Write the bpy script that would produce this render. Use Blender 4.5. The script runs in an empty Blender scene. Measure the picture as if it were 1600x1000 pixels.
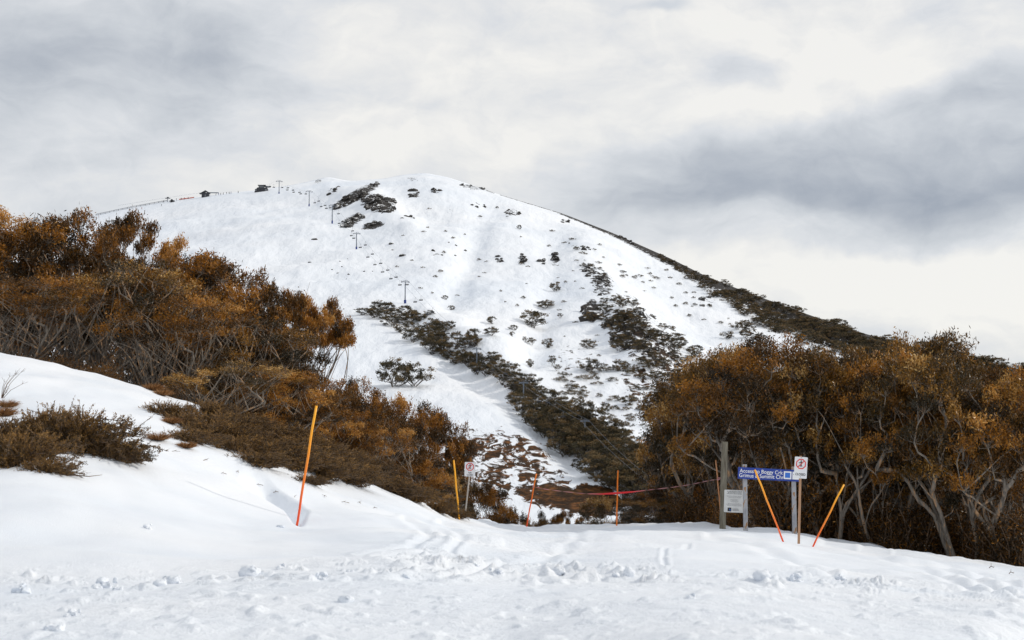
import bpy, bmesh, math, random
import numpy as np
from mathutils import Vector, Matrix
random.seed(7); rng = np.random.default_rng(11)
scene = bpy.context.scene
col = scene.collection
R = math.radians
F = 1600*50/36.0
PITCH = math.atan(200/F)
CP, SP = math.cos(PITCH), math.sin(PITCH)

def P(px, py, Y):
    """the world point seen at photo pixel (px, py) at forward distance Y (works on arrays)"""
    u = (np.asarray(px, float)-800)/F; v = (500-np.asarray(py, float))/F
    dy = CP - v*SP; dz = SP + v*CP
    s = Y/dy
    return np.stack(np.broadcast_arrays(u*s, Y+0*u, dz*s), -1)

# ------------------------------------------------------------------ noise
def _h(ix, iy, seed):
    n = (ix*374761393 + iy*668265263 + seed*2246822519) & 0xffffffff
    n = ((n ^ (n >> 13))*1274126177) & 0xffffffff
    return ((n ^ (n >> 16)) & 0xffff)/65535.0
def noise2(x, y, seed=0):
    x = np.asarray(x, float); y = np.asarray(y, float)
    xi = np.floor(x).astype(np.int64); yi = np.floor(y).astype(np.int64)
    fx = x-xi; fy = y-yi
    ux = fx*fx*fx*(fx*(fx*6-15)+10); uy = fy*fy*fy*(fy*(fy*6-15)+10)
    def g(a, b):
        t = _h(xi+a, yi+b, seed)*2*np.pi
        return np.cos(t)*(fx-a)+np.sin(t)*(fy-b)
    return ((g(0,0)*(1-ux)+g(1,0)*ux)*(1-uy) + (g(0,1)*(1-ux)+g(1,1)*ux)*uy)*1.5
def fbm(x, y, o=4, seed=0, gain=.5):
    s = 0; a = 1; f = 1
    for k in range(o):
        s = s + a*noise2(x*f+k*17.3, y*f-k*9.1, seed+k); a *= gain; f *= 2.03
    return s
def sstep(a, b, x):
    t = np.clip((x-a)/(b-a), 0, 1); return t*t*(3-2*t)

# ------------------------------------------------------------------ mesh helpers
def np_mesh(name, verts, quads, mats=(), attrs=None, smooth=False, matidx=None):
    me = bpy.data.meshes.new(name)
    verts = np.asarray(verts, np.float32); quads = np.asarray(quads, np.int32)
    k = quads.shape[1]
    me.vertices.add(len(verts)); me.vertices.foreach_set('co', verts.ravel())
    me.loops.add(quads.size); me.loops.foreach_set('vertex_index', quads.ravel())
    me.polygons.add(len(quads))
    me.polygons.foreach_set('loop_start', np.arange(0, quads.size, k, dtype=np.int32))
    me.polygons.foreach_set('loop_total', np.full(len(quads), k, np.int32))
    if smooth: me.polygons.foreach_set('use_smooth', np.ones(len(quads), bool))
    if matidx is not None: me.polygons.foreach_set('material_index', np.asarray(matidx, np.int32))
    for m in mats: me.materials.append(m)
    for an, av in (attrs or {}).items():
        at = me.attributes.new(an, 'FLOAT', 'POINT'); at.data.foreach_set('value', np.asarray(av, np.float32))
    me.update(calc_edges=True); me.validate()
    return me
def link(name, me, parent=None, loc=None):
    o = bpy.data.objects.new(name, me); col.objects.link(o)
    if parent is not None: o.parent = parent
    if loc is not None: o.location = loc
    return o
def tag(o, label=None, cat=None, group=None, kind=None):
    if label: o['label'] = label
    if cat: o['category'] = cat
    if group: o['group'] = group
    if kind: o['kind'] = kind
    return o
def empty(name, loc=(0,0,0)):
    o = bpy.data.objects.new(name, None); o.location = loc; o.empty_display_size = .2
    col.objects.link(o); return o
class MB:
    """collects simple solids, builds one mesh"""
    def __init__(s): s.bm = bmesh.new()
    def box(s, c, size, M=None, taper=1):
        r = bmesh.ops.create_cube(s.bm, size=1)['verts']
        for v in r:
            if v.co.z > 0: v.co.x *= taper; v.co.y *= taper
            v.co = Vector((v.co.x*size[0], v.co.y*size[1], v.co.z*size[2])) + Vector(c)
            if M: v.co = M @ v.co
        return s
    def tube(s, pts, rad, n=8, cap=True):
        pts = [Vector(p) for p in pts]
        if not hasattr(rad, '__len__'): rad = [rad]*len(pts)
        rings = []
        for i, p in enumerate(pts):
            d = (pts[min(i+1, len(pts)-1)]-pts[max(i-1, 0)]).normalized()
            a = d.orthogonal() if i == 0 else (prev - d*prev.dot(d))
            a.normalize(); prev = a.copy(); b = d.cross(a)
            rings.append([s.bm.verts.new(p+(a*math.cos(2*math.pi*k/n)+b*math.sin(2*math.pi*k/n))*rad[i]) for k in range(n)])
        for i in range(len(rings)-1):
            for k in range(n):
                s.bm.faces.new((rings[i][k], rings[i][(k+1)%n], rings[i+1][(k+1)%n], rings[i+1][k]))
        if cap: s.bm.faces.new(rings[0][::-1]); s.bm.faces.new(rings[-1])
        return s
    def prism(s, outline, y0, y1):
        a = [s.bm.verts.new((x, y0, z)) for x, z in outline]; b = [s.bm.verts.new((x, y1, z)) for x, z in outline]
        s.bm.faces.new(a); s.bm.faces.new(b[::-1])
        for i in range(len(a)):
            j = (i+1) % len(a); s.bm.faces.new((a[i], b[i], b[j], a[j]))
        return s
    def mesh(s, name, mat, smooth=False, bevel=0):
        if bevel: bmesh.ops.bevel(s.bm, geom=s.bm.edges[:], offset=bevel, segments=2, affect='EDGES')
        bmesh.ops.recalc_face_normals(s.bm, faces=s.bm.faces[:])
        me = bpy.data.meshes.new(name); s.bm.to_mesh(me); s.bm.free()
        me.materials.append(mat)
        if smooth:
            for p in me.polygons: p.use_smooth = True
        return me
    def build(s, name, mat, parent=None, loc=None, smooth=False, bevel=0):
        return link(name, s.mesh(name, mat, smooth, bevel), parent, loc)

# ------------------------------------------------------------------ materials
def new_mat(name):
    m = bpy.data.materials.new(name); m.use_nodes = True
    nt = m.node_tree; return m, nt, nt.nodes['Principled BSDF']
def N(nt, typ, **kw):
    n = nt.nodes.new(typ)
    for k, v in kw.items():
        if k in n.inputs: n.inputs[k].default_value = v
        else: setattr(n, k, v)
    return n
def ramp(nt, stops, fac=None, interp='LINEAR'):
    r = nt.nodes.new('ShaderNodeValToRGB'); r.color_ramp.interpolation = interp
    e = r.color_ramp.elements
    while len(e) < len(stops): e.new(.5)
    for el, (p, c) in zip(e, stops):
        el.position = p; el.color = (*c, 1) if len(c) == 3 else c
    if fac is not None: nt.links.new(fac, r.inputs[0])
    return r
def simple(name, c1, c2=None, rough=.6, scale=8, metal=0, bump=0, stretch=None):
    m, nt, b = new_mat(name); L = nt.links.new
    b.inputs['Roughness'].default_value = rough; b.inputs['Metallic'].default_value = metal
    tc = N(nt, 'ShaderNodeTexCoord'); mp = N(nt, 'ShaderNodeMapping'); L(tc.outputs['Object'], mp.inputs[0])
    if stretch: mp.inputs['Scale'].default_value = stretch
    nz = N(nt, 'ShaderNodeTexNoise', Scale=scale, Detail=6.0, Roughness=.6); L(mp.outputs[0], nz.inputs['Vector'])
    r = ramp(nt, [(.35, c1), (.65, c2 or c1)], nz.outputs['Fac']); L(r.outputs[0], b.inputs['Base Color'])
    if bump:
        bp = N(nt, 'ShaderNodeBump', Strength=bump, Distance=.02); L(nz.outputs['Fac'], bp.inputs['Height']); L(bp.outputs[0], b.inputs['Normal'])
    return m

def snow_material(name, near=True):
    m, nt, b = new_mat(name); L = nt.links.new
    g = N(nt, 'ShaderNodeNewGeometry')
    n1 = N(nt, 'ShaderNodeTexNoise', Scale=(.35 if near else .012), Detail=4.0); L(g.outputs['Position'], n1.inputs['Vector'])
    r = ramp(nt, [(.3, (.73, .79, .875)), (.7, (.83, .865, .92))], n1.outputs['Fac'])
    b.inputs['Roughness'].default_value = .55
    b.inputs['Specular IOR Level'].default_value = .35
    if near:
        n2 = N(nt, 'ShaderNodeTexNoise', Scale=9.0, Detail=6.0, Roughness=.6); L(g.outputs['Position'], n2.inputs['Vector'])
        n3 = N(nt, 'ShaderNodeTexNoise', Scale=55.0, Detail=4.0, Roughness=.7); L(g.outputs['Position'], n3.inputs['Vector'])
        at = N(nt, 'ShaderNodeAttribute', attribute_name='rough')
        ma = N(nt, 'ShaderNodeMath', operation='MULTIPLY_ADD'); L(at.outputs['Fac'], ma.inputs[0]); ma.inputs[1].default_value = .55; ma.inputs[2].default_value = .10
        b1 = N(nt, 'ShaderNodeBump', Distance=.07); L(n2.outputs['Fac'], b1.inputs['Height']); L(ma.outputs[0], b1.inputs['Strength'])
        b2 = N(nt, 'ShaderNodeBump', Strength=.75, Distance=.012); L(n3.outputs['Fac'], b2.inputs['Height']); L(b1.outputs[0], b2.inputs['Normal'])
        L(b2.outputs[0], b.inputs['Normal']); L(r.outputs[0], b.inputs['Base Color'])
        # glints of ice grains
        v = N(nt, 'ShaderNodeTexVoronoi', Scale=70.0); L(g.outputs['Position'], v.inputs['Vector'])
        rr = ramp(nt, [(.0, (.12,)*3), (.10, (.12,)*3), (.11, (.55,)*3)], v.outputs['Distance']); L(rr.outputs[0], b.inputs['Roughness'])
        b.inputs['Subsurface Weight'].default_value = 0
    else:
        # wind ripples plus bare heath where the "bare" attribute is high
        mp = N(nt, 'ShaderNodeMapping'); mp.inputs['Scale'].default_value = (1, .35, .35); mp.inputs['Rotation'].default_value = (0, 0, .5)
        L(g.outputs['Position'], mp.inputs[0])
        n2 = N(nt, 'ShaderNodeTexNoise', Scale=.16, Detail=7.0, Roughness=.62); L(mp.outputs[0], n2.inputs['Vector'])
        bp = N(nt, 'ShaderNodeBump', Strength=.62, Distance=2.2); L(n2.outputs['Fac'], bp.inputs['Height']); L(bp.outputs[0], b.inputs['Normal'])
        mp2 = N(nt, 'ShaderNodeMapping'); mp2.inputs['Scale'].default_value = (1, .42, 1.2); mp2.inputs['Rotation'].default_value = (0, 0, -.55)
        L(g.outputs['Position'], mp2.inputs[0])
        n3 = N(nt, 'ShaderNodeTexNoise', Scale=.32, Detail=8.0, Roughness=.72, Distortion=.8); L(mp2.outputs[0], n3.inputs['Vector'])
        at = N(nt, 'ShaderNodeAttribute', attribute_name='bare')
        ad = N(nt, 'ShaderNodeMath', operation='ADD'); L(at.outputs['Fac'], ad.inputs[0]); L(n3.outputs['Fac'], ad.inputs[1])
        th = ramp(nt, [(.955, (0,)*3), (.985, (1,)*3)], None)
        sc = N(nt, 'ShaderNodeMath', operation='MULTIPLY'); sc.inputs[1].default_value = .75; L(ad.outputs[0], sc.inputs[0]); 
        th.color_ramp.elements[0].position = .725; th.color_ramp.elements[1].position = .745
        L(sc.outputs[0], th.inputs[0])
        n4 = N(nt, 'ShaderNodeTexNoise', Scale=.45, Detail=5.0, Roughness=.7); L(g.outputs['Position'], n4.inputs['Vector'])
        rb0 = ramp(nt, [(.3, (.012, .009, .006)), (.5, (.045, .023, .010)), (.66, (.19, .08, .026))], n4.outputs['Fac'])
        rk = ramp(nt, [(.3, (.012, .011, .011)), (.55, (.040, .036, .033)), (.72, (.085, .068, .052))], n4.outputs['Fac'])
        pz = N(nt, 'ShaderNodeSeparateXYZ'); L(g.outputs['Position'], pz.inputs[0]); pr = N(nt, 'ShaderNodeMapRange'); L(pz.outputs['Z'], pr.inputs[0]); pr.inputs[1].default_value = 10; pr.inputs[2].default_value = 45
        rb = N(nt, 'ShaderNodeMix', data_type='RGBA'); L(pr.outputs[0], rb.inputs[0]); L(rb0.outputs[0], rb.inputs[6]); L(rk.outputs[0], rb.inputs[7])
        mx = N(nt, 'ShaderNodeMix', data_type='RGBA'); L(th.outputs[0], mx.inputs[0]); L(r.outputs[0], mx.inputs[6]); L(rb.outputs[2], mx.inputs[7])
        sp = N(nt, 'ShaderNodeMath', operation='MULTIPLY_ADD'); L(th.outputs[0], sp.inputs[0]); sp.inputs[1].default_value = -.33; sp.inputs[2].default_value = .35; L(sp.outputs[0], b.inputs['Specular IOR Level'])
        L(mx.outputs[2], b.inputs['Base Color'])
    return m

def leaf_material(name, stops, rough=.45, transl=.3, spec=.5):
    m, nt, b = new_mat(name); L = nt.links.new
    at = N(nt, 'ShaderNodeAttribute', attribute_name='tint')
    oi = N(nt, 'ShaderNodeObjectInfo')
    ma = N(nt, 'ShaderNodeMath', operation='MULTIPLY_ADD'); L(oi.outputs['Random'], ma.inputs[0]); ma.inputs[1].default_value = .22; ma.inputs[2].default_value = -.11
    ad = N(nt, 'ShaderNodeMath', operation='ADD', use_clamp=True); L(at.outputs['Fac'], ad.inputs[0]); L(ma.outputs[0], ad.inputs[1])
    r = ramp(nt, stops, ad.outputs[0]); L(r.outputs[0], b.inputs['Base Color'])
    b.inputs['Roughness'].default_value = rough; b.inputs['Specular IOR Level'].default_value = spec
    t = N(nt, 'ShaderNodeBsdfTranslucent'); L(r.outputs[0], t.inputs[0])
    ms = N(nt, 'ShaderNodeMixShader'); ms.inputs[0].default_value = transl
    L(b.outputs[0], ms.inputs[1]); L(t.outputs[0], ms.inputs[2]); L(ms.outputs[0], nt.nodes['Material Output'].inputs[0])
    return m

def bark_material():
    m, nt, b = new_mat('gum_bark'); L = nt.links.new
    tc = N(nt, 'ShaderNodeTexCoord'); mp = N(nt, 'ShaderNodeMapping'); mp.inputs['Scale'].default_value = (1, 1, .22); L(tc.outputs['Object'], mp.inputs[0])
    n = N(nt, 'ShaderNodeTexNoise', Scale=7.0, Detail=6.0, Roughness=.6, Distortion=.8); L(mp.outputs[0], n.inputs['Vector'])
    r = ramp(nt, [(.30, (.04, .032, .026)), (.42, (.12, .102, .085)), (.54, (.22, .19, .155)), (.60, (.34, .19, .09)), (.68, (.60, .38, .21))], n.outputs['Fac'])
    L(r.outputs[0], b.inputs['Base Color']); b.inputs['Roughness'].default_value = .6
    bp = N(nt, 'ShaderNodeBump', Strength=.5, Distance=.02); L(n.outputs['Fac'], bp.inputs['Height']); L(bp.outputs[0], b.inputs['Normal'])
    return m

def rock_material():
    m, nt, b = new_mat('rock'); L = nt.links.new
    g = N(nt, 'ShaderNodeNewGeometry')
    n = N(nt, 'ShaderNodeTexNoise', Scale=.9, Detail=7.0, Roughness=.7); L(g.outputs['Position'], n.inputs['Vector'])
    r = ramp(nt, [(.3, (.016, .015, .014)), (.6, (.045, .040, .036)), (.75, (.08, .058, .042))], n.outputs['Fac'])
    sx = N(nt, 'ShaderNodeSeparateXYZ'); L(g.outputs['Normal'], sx.inputs[0])
    n2 = N(nt, 'ShaderNodeTexNoise', Scale=.5, Detail=5.0, Roughness=.65); L(g.outputs['Position'], n2.inputs['Vector'])
    ad = N(nt, 'ShaderNodeMath', operation='MULTIPLY_ADD'); L(n2.outputs['Fac'], ad.inputs[0]); ad.inputs[1].default_value = 1.1; L(sx.outputs['Z'], ad.inputs[2])
    th = ramp(nt, [(.0, (0,)*3), (.1, (1,)*3)], None); sc = N(nt, 'ShaderNodeMath', operation='MULTIPLY'); sc.inputs[1].default_value = .5; L(ad.outputs[0], sc.inputs[0]); L(sc.outputs[0], th.inputs[0])
    th.color_ramp.elements[0].position = .69; th.color_ramp.elements[1].position = .71
    mx = N(nt, 'ShaderNodeMix', data_type='RGBA'); L(th.outputs[0], mx.inputs[0]); L(r.outputs[0], mx.inputs[6]); mx.inputs[7].default_value = (.85, .87, .9, 1)
    L(mx.outputs[2], b.inputs['Base Color']); b.inputs['Roughness'].default_value = .85
    return m

M = {}
M['snow'] = snow_material('snow_near', True)
M['snow_far'] = snow_material('snow_mountain', False)
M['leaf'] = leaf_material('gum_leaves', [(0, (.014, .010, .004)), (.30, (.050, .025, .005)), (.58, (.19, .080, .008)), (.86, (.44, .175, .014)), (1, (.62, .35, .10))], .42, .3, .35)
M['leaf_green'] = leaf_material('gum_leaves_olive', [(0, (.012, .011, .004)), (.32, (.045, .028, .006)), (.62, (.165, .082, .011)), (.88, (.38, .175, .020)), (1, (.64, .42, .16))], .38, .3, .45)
M['leaf_far'] = leaf_material('far_leaves', [(0, (.018, .016, .009)), (.45, (.070, .055, .022)), (1, (.22, .14, .06))], .6, .15, .3)
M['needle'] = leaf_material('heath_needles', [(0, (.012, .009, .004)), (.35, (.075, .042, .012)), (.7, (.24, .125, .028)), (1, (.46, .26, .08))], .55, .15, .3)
M['drygrass'] = leaf_material('dry_grass', [(0, (.12, .055, .018)), (.5, (.28, .13, .045)), (1, (.45, .26, .12))], .6, .35, .3)
M['bark'] = bark_material()
M['twig'] = simple('twig', (.06, .038, .024), (.22, .15, .10), .8, 4)
M['bark_far'] = simple('far_bark', (.06, .05, .04), (.17, .15, .13), .8, 1)
M['rock'] = rock_material()
M['steel_far'] = simple('lift_steel', (.09, .11, .15), (.14, .17, .21), .5, 1)
M['blue_far'] = simple('blue_pad', (.01, .03, .16), (.015, .04, .22), .6, 1)
M['dark'] = simple('dark_cladding', (.018, .02, .026), (.04, .042, .05), .6, .6)
M['roofgrey'] = simple('roof_sheet', (.10, .11, .12), (.18, .19, .2), .5, .6)
M['weathered'] = simple('weathered_wood', (.10, .085, .06), (.24, .22, .17), .85, 6, bump=.6, stretch=(6, 6, .5))
M['pale_wood'] = simple('pale_wood', (.36, .20, .11), (.50, .31, .19), .8, 6, bump=.3, stretch=(6, 6, .5))
M['grey_wood'] = simple('grey_post', (.30, .27, .24), (.46, .43, .39), .7, 5, stretch=(5, 5, .5))
M['black'] = simple('black_paint', (.012, .012, .014), (.02, .02, .022), .5)
M['white'] = simple('white_sheet', (.70, .71, .74), (.78, .79, .81), .4, 3)
M['white_text'] = simple('white_lettering', (.85, .85, .86), None, .4)
M['notice'] = simple('notice_sheet', (.60, .60, .58), (.72, .72, .71), .5, 5)
M['print'] = simple('grey_print', (.13, .13, .14), None, .6)
M['signblue'] = simple('sign_blue', (.006, .035, .26), (.009, .045, .32), .35, 3)
M['lightblue'] = simple('symbol_blue', (.03, .16, .60), None, .4)
M['red'] = simple('sign_red', (.62, .03, .03), (.70, .05, .04), .45, 6)
def galv():
    m, nt, b = new_mat('galvanised_steel'); L = nt.links.new
    tc = N(nt, 'ShaderNodeTexCoord'); mp = N(nt, 'ShaderNodeMapping'); mp.inputs['Scale'].default_value = (3, 3, 1); L(tc.outputs['Object'], mp.inputs[0])
    n = N(nt, 'ShaderNodeTexNoise', Scale=3.5, Detail=6.0, Roughness=.65); L(mp.outputs[0], n.inputs['Vector'])
    r = ramp(nt, [(.35, (.27, .27, .29)), (.55, (.40, .41, .43)), (.58, (.33, .19, .09)), (.66, (.30, .15, .06))], n.outputs['Fac'])
    L(r.outputs[0], b.inputs['Base Color']); b.inputs['Roughness'].default_value = .6; b.inputs['Metallic'].default_value = .15
    return m
M['galv'] = galv()
def pole_material(name, bottom, top, h):
    """plastic marker pole, faded towards its top"""
    m, nt, b = new_mat(name); L = nt.links.new
    tc = N(nt, 'ShaderNodeTexCoord'); sx = N(nt, 'ShaderNodeSeparateXYZ'); L(tc.outputs['Object'], sx.inputs[0])
    mr = N(nt, 'ShaderNodeMapRange'); L(sx.outputs['Z'], mr.inputs[0]); mr.inputs[1].default_value = 0; mr.inputs[2].default_value = h
    n = N(nt, 'ShaderNodeTexNoise', Scale=12.0, Detail=4.0); L(tc.outputs['Object'], n.inputs['Vector'])
    ad = N(nt, 'ShaderNodeMath', operation='MULTIPLY_ADD'); L(n.outputs['Fac'], ad.inputs[0]); ad.inputs[1].default_value = .2; L(mr.outputs[0], ad.inputs[2])
    r = ramp(nt, [(.2, bottom), (.95, top)], ad.outputs[0]); L(r.outputs[0], b.inputs['Base Color']); b.inputs['Roughness'].default_value = .45
    return m
RED_O = (.82, .085, .012); ORA = (.90, .22, .012); YEL = (.95, .42, .015)
def tape_material():
    m, nt, b = new_mat('barrier_tape'); L = nt.links.new
    at = N(nt, 'ShaderNodeAttribute', attribute_name='tint')
    r = ramp(nt, [(0, (.42, .19, .20)), (.5, (.60, .15, .16)), (1, (.80, .02, .03))], at.outputs['Fac'])
    L(r.outputs[0], b.inputs['Base Color']); b.inputs['Roughness'].default_value = .4
    return m
M['tape'] = tape_material()

# ------------------------------------------------------------------ near ground (snow saddle and left bank)
CR = np.array([(-900,400,36),(-400,478,36),(0,553,36),(150,583,36),(235,607,36),(300,630,36),(400,668,36),(500,710,36),(600,755,38),(680,788,40.5),(740,812,43),
    (820,822,47),(900,823,49),(965,820,49),(1060,815,47),(1130,821,43),(1250,832,40),(1400,861,38),(1600,886,35),(2000,930,31),(2600,990,28)], float)
def crest_py(px): return np.interp(px, CR[:,0], CR[:,1])
def crest_Y(px): return np.interp(px, CR[:,0], CR[:,2])
ctrl = [(-900,1000,6.4),(0,1000,6.2),(800,1000,6.0),(1600,1000,6.2),(2400,1000,6.6),(-900,1200,4.0),(0,1200,3.8),(800,1200,3.7),(1600,1200,3.8),(2400,1200,4.0),
    (0,900,10.2),(400,895,10.6),(800,900,10.6),(1200,905,10.6),(1600,935,9.8),(465,813,22),(0,800,14.5),(250,810,17),(100,700,21.5),(225,735,21.5),(340,720,26),(480,762,27),
    (0,650,26),(600,800,26.5),(717,813,38),(700,850,17),(965,830,38),(965,860,19),(823,828,41),(1130,835,34),(1225,849,31),(1268,858,30),(1249,853,31),(1400,880,24),(1590,900,26),(-600,700,21),(-600,850,13),(2200,960,16)]
for c in CR: ctrl.append((c[0], c[1], c[2]))
ctrl = np.array(ctrl)
def tps_fit(X, v, lam=1e-3):
    n = len(X); d = np.linalg.norm(X[:,None]-X[None], axis=2); K = np.where(d > 0, d*d*np.log(d+1e-12), 0)
    A = np.zeros((n+3, n+3)); A[:n,:n] = K+lam*np.eye(n); A[:n,n] = 1; A[:n,n+1:] = X; A[n,:n] = 1; A[n+1:,:n] = X.T
    return np.linalg.solve(A, np.concatenate([v, np.zeros(3)]))
XC = ctrl[:,:2]/np.array([400, 160.0]); wN = tps_fit(XC, np.log(ctrl[:,2]), 5e-3)
def near_Y(px, py):
    px = np.asarray(px, float); py = np.asarray(py, float); sh = np.broadcast(px, py).shape
    q = np.stack([np.broadcast_to(px, sh).ravel()/400, np.broadcast_to(py, sh).ravel()/160], 1)
    out = np.empty(len(q)); n = len(XC)
    for i in range(0, len(q), 20000):
        d = np.linalg.norm(q[i:i+20000,None]-XC[None], axis=2); K = np.where(d > 0, d*d*np.log(d+1e-12), 0)
        out[i:i+20000] = K@wN[:n]+wN[n]+q[i:i+20000]@wN[n+1:]
    return np.exp(out).reshape(sh)
def near_pt(px, py):
    py = max(py, float(crest_py(px))+.3)
    return Vector(P(px, py, float(near_Y(px, py))))
def hid_z(px, Y):
    """ground height behind the crest"""
    Yc = crest_Y(px); zc = P(px, crest_py(px), Yc)[...,2]
    d = np.maximum(Y-Yc, 0)
    s = np.interp(px, [0, 500, 800, 1000, 1150, 1600], [.10, .15, .26, .2, .13, .13])
    return zc - .35*(1-np.exp(-d/2.0)) - s*d - .0009*d*d
def behind(px, Y, py_hint=None):
    p = P(px, 700, Y); return Vector((p[0], Y, float(hid_z(px, Y))))

cols = np.concatenate([np.arange(-900, -100, 12), np.arange(-100, 1700, 2.0), np.arange(1700, 2400, 12)])
NR = 480
t = np.linspace(0, 1, NR)
CC = cols[None,:]*np.ones((NR,1))
cp = crest_py(cols)[None,:]
PY = 1200+(cp-1200)*(t[:,None]**.85)
YY = near_Y(CC, PY)
YY = np.maximum.accumulate(YY+1e-4*np.arange(NR)[:,None], axis=0)
base = P(CC, PY, YY)
x, y, z = base[...,0], base[...,1], base[...,2].copy()
deb = .75*np.exp(-((CC-830)/300)**2)*sstep(822, 845, PY)*(1-sstep(890, 925, PY))
band = np.exp(-((PY-(905+8*np.sin(CC/170)))/16)**2)*(.55+.45*fbm(CC/130, PY*0, 2, 5))
band = np.clip(band, 0, 1)
fg = sstep(900, 960, PY)
rough = np.clip(.9*deb+.95*band+.52*fg+.08, 0, 1)
smoothleft = 1-.85*(1-sstep(560, 680, CC))*(1-sstep(870, 895, PY))
smoothright = 1-.7*sstep(1000, 1080, CC)*(1-sstep(1500, 1580, CC))*sstep(830, 845, PY)*(1-sstep(885, 905, PY))
rough *= smoothleft*smoothright
z += .07*fbm(x/3.1, y/3.1, 3, 1)*np.clip(YY/14, .3, 1.5)+.014*fbm(x/.9+y/3, y/2.6, 2, 15)*np.clip(YY/12, .4, 1.3)
fa, fb_ = 1-sstep(11, 17, YY), 1-sstep(20, 30, YY)
z += rough*(.022*fbm(x/.45, y/.6, 3, 9)*fa+.022*fbm(x/.8, y/2.2, 2, 19)*(1-fa))
lump = np.clip(fbm(x/.22, y/.3, 3, 21)-.28, 0, 1)
z += rough*.105*lump*np.clip(YY/12, .45, 1.0)*fa
lump2 = np.clip(fbm(x/.55, y/.8, 3, 33)-.42, 0, 1)
z += rough*.10*lump2*np.clip(YY/12, .3, .8)*fb_
z += rough*.10*np.clip(fbm(x/.8, y/2.4, 2, 63)-.30, 0, 1)*(1-fa)
# ski tracks curving over the saddle
def track(pts, w, dep):
    global z
    pts = np.array(pts, float); best = np.full(CC.shape, 1e9); sg = np.zeros(CC.shape)
    for (ax, ay), (bx, by) in zip(pts[:-1], pts[1:]):
        ex, ey = bx-ax, (by-ay)*2.5; q = np.clip(((CC-ax)*ex+(PY-ay)*2.5*ey)/(ex*ex+ey*ey), 0, 1)
        dx_, dy_ = CC-ax-q*ex, (PY-ay)*2.5-q*ey; dd = np.hypot(dx_, dy_); m_ = dd < best
        best = np.where(m_, dd, best); sg = np.where(m_, np.sign(dx_*ey-dy_*ex), sg)
    d = best/(w*1.3)
    z = z - dep*(np.exp(-d*d)-.6*np.exp(-((d-1.7)**2))*(best < w*6))
track([(560,868),(640,856),(672,843),(660,830),(630,812)], 6, .025)
track([(590,878),(700,862),(725,846),(715,830),(690,815)], 6, .025)
track([(700,905),(860,870),(900,848),(905,826)], 7, .025)
track([(1042,884),(1034,874),(1040,862),(1075,854)], 3, .014)
track([(1530,925),(1440,888),(1360,868),(1290,850)], 6, .03)
track([(1600,935),(1500,900),(1420,875),(1350,858)], 5, .025)
track([(1590,918),(1480,885),(1400,866)], 4, .02)
track([(1300,900),(1220,872),(1160,852),(1110,838)], 6, .03)
# melt hollow in the bank beside the tall pole
a0 = np.array([388., 752.]); a1 = np.array([462., 809.]); ab = a1-a0
tt = np.clip(((CC-a0[0])*ab[0]+(PY-a0[1])*ab[1])/(ab@ab), 0, 1)
dx = CC-(a0[0]+tt*ab[0]); dyy = PY-(a0[1]+tt*ab[1])
perp = (dx*ab[1]-dyy*ab[0])/np.linalg.norm(ab); dist = np.hypot(dx, dyy)
al = ((CC-a0[0])*ab[0]+(PY-a0[1])*ab[1])/(ab@ab)
hole = sstep(-9, 2, perp)*(1-sstep(7, 25, perp))*sstep(-.25, .7, al)*(1-sstep(.78, 1.2, al))
z -= .72*hole*(1+.22*fbm(x/.35, y/.6, 3, 41))
lip = np.exp(-((perp+9)/9)**2)*np.exp(-((tt-.7)/.5)**2)*(dist < 40)

# crest roughness
z += .05*fbm(x/.6, y*0, 3, 77)*sstep(.97, 1, t)[:,None]*(CC > 560)
near_rows = [np.stack([x, y, z], -1)]
# rows behind the crest
xr = []
for d in (.4, 1, 2, 4, 8, 14, 24, 45, 80, 130, 190):
    Yb = crest_Y(cols)+d
    pb = P(cols, crest_py(cols), Yb)
    zb = hid_z(cols, Yb)
    zb = np.maximum(zb, -70)+.06*fbm(pb[:,0]/3, Yb/3, 2, 3)*min(d, 3)
    xr.append(np.stack([pb[:,0], Yb, zb], -1))
near_rows.append(np.array(xr))
# rows in front of the frame, under and behind the camera
fr = []
b0 = near_rows[0][0]
for yy in (-40, -12, -4, -1, .8, 2.2, 3.0):
    f = (3.6-yy); k = 1+max(0, f)*.02
    fr.append(np.stack([b0[:,0]*k*(1+max(0, f)*.08), np.full(len(cols), yy), b0[:,2]*0+(-.86)+.03*fbm(b0[:,0]/2, np.full(len(cols), yy)/2, 2, 4)], -1))
G = np.concatenate([np.array(fr), near_rows[0], near_rows[1]], 0)
G[:7,:,2] = G[:7,:,2]*1.0
rr = np.concatenate([np.full((7, len(cols)), .5), rough, np.zeros((len(xr), len(cols)))], 0)
nr, nc = G.shape[:2]
def grid_quads(nr, nc):
    i = np.arange(nr-1)[:,None]*nc+np.arange(nc-1)[None,:]
    return np.stack([i, i+1, i+nc+1, i+nc], -1).reshape(-1, 4)
me = np_mesh('snow_ground', G.reshape(-1,3), grid_quads(nr, nc), [M['snow']], {'rough': rr.ravel()}, smooth=True)
GROUND = link('snow_ground', me); tag(GROUND, 'white snow covered saddle and bank in the foreground', kind='structure')

bpy.context.view_layer.update()
def near_pt(px, py):
    d = Vector(P(px, py, 1.)).normalized(); ok, loc, nn, ii = GROUND.ray_cast((0, 0, 0), d)
    if ok and loc.y < crest_Y(px)+1.5: return loc.copy()
    py = max(py, float(crest_py(px))+.5); return Vector(P(px, py, float(near_Y(px, py))))
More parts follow.
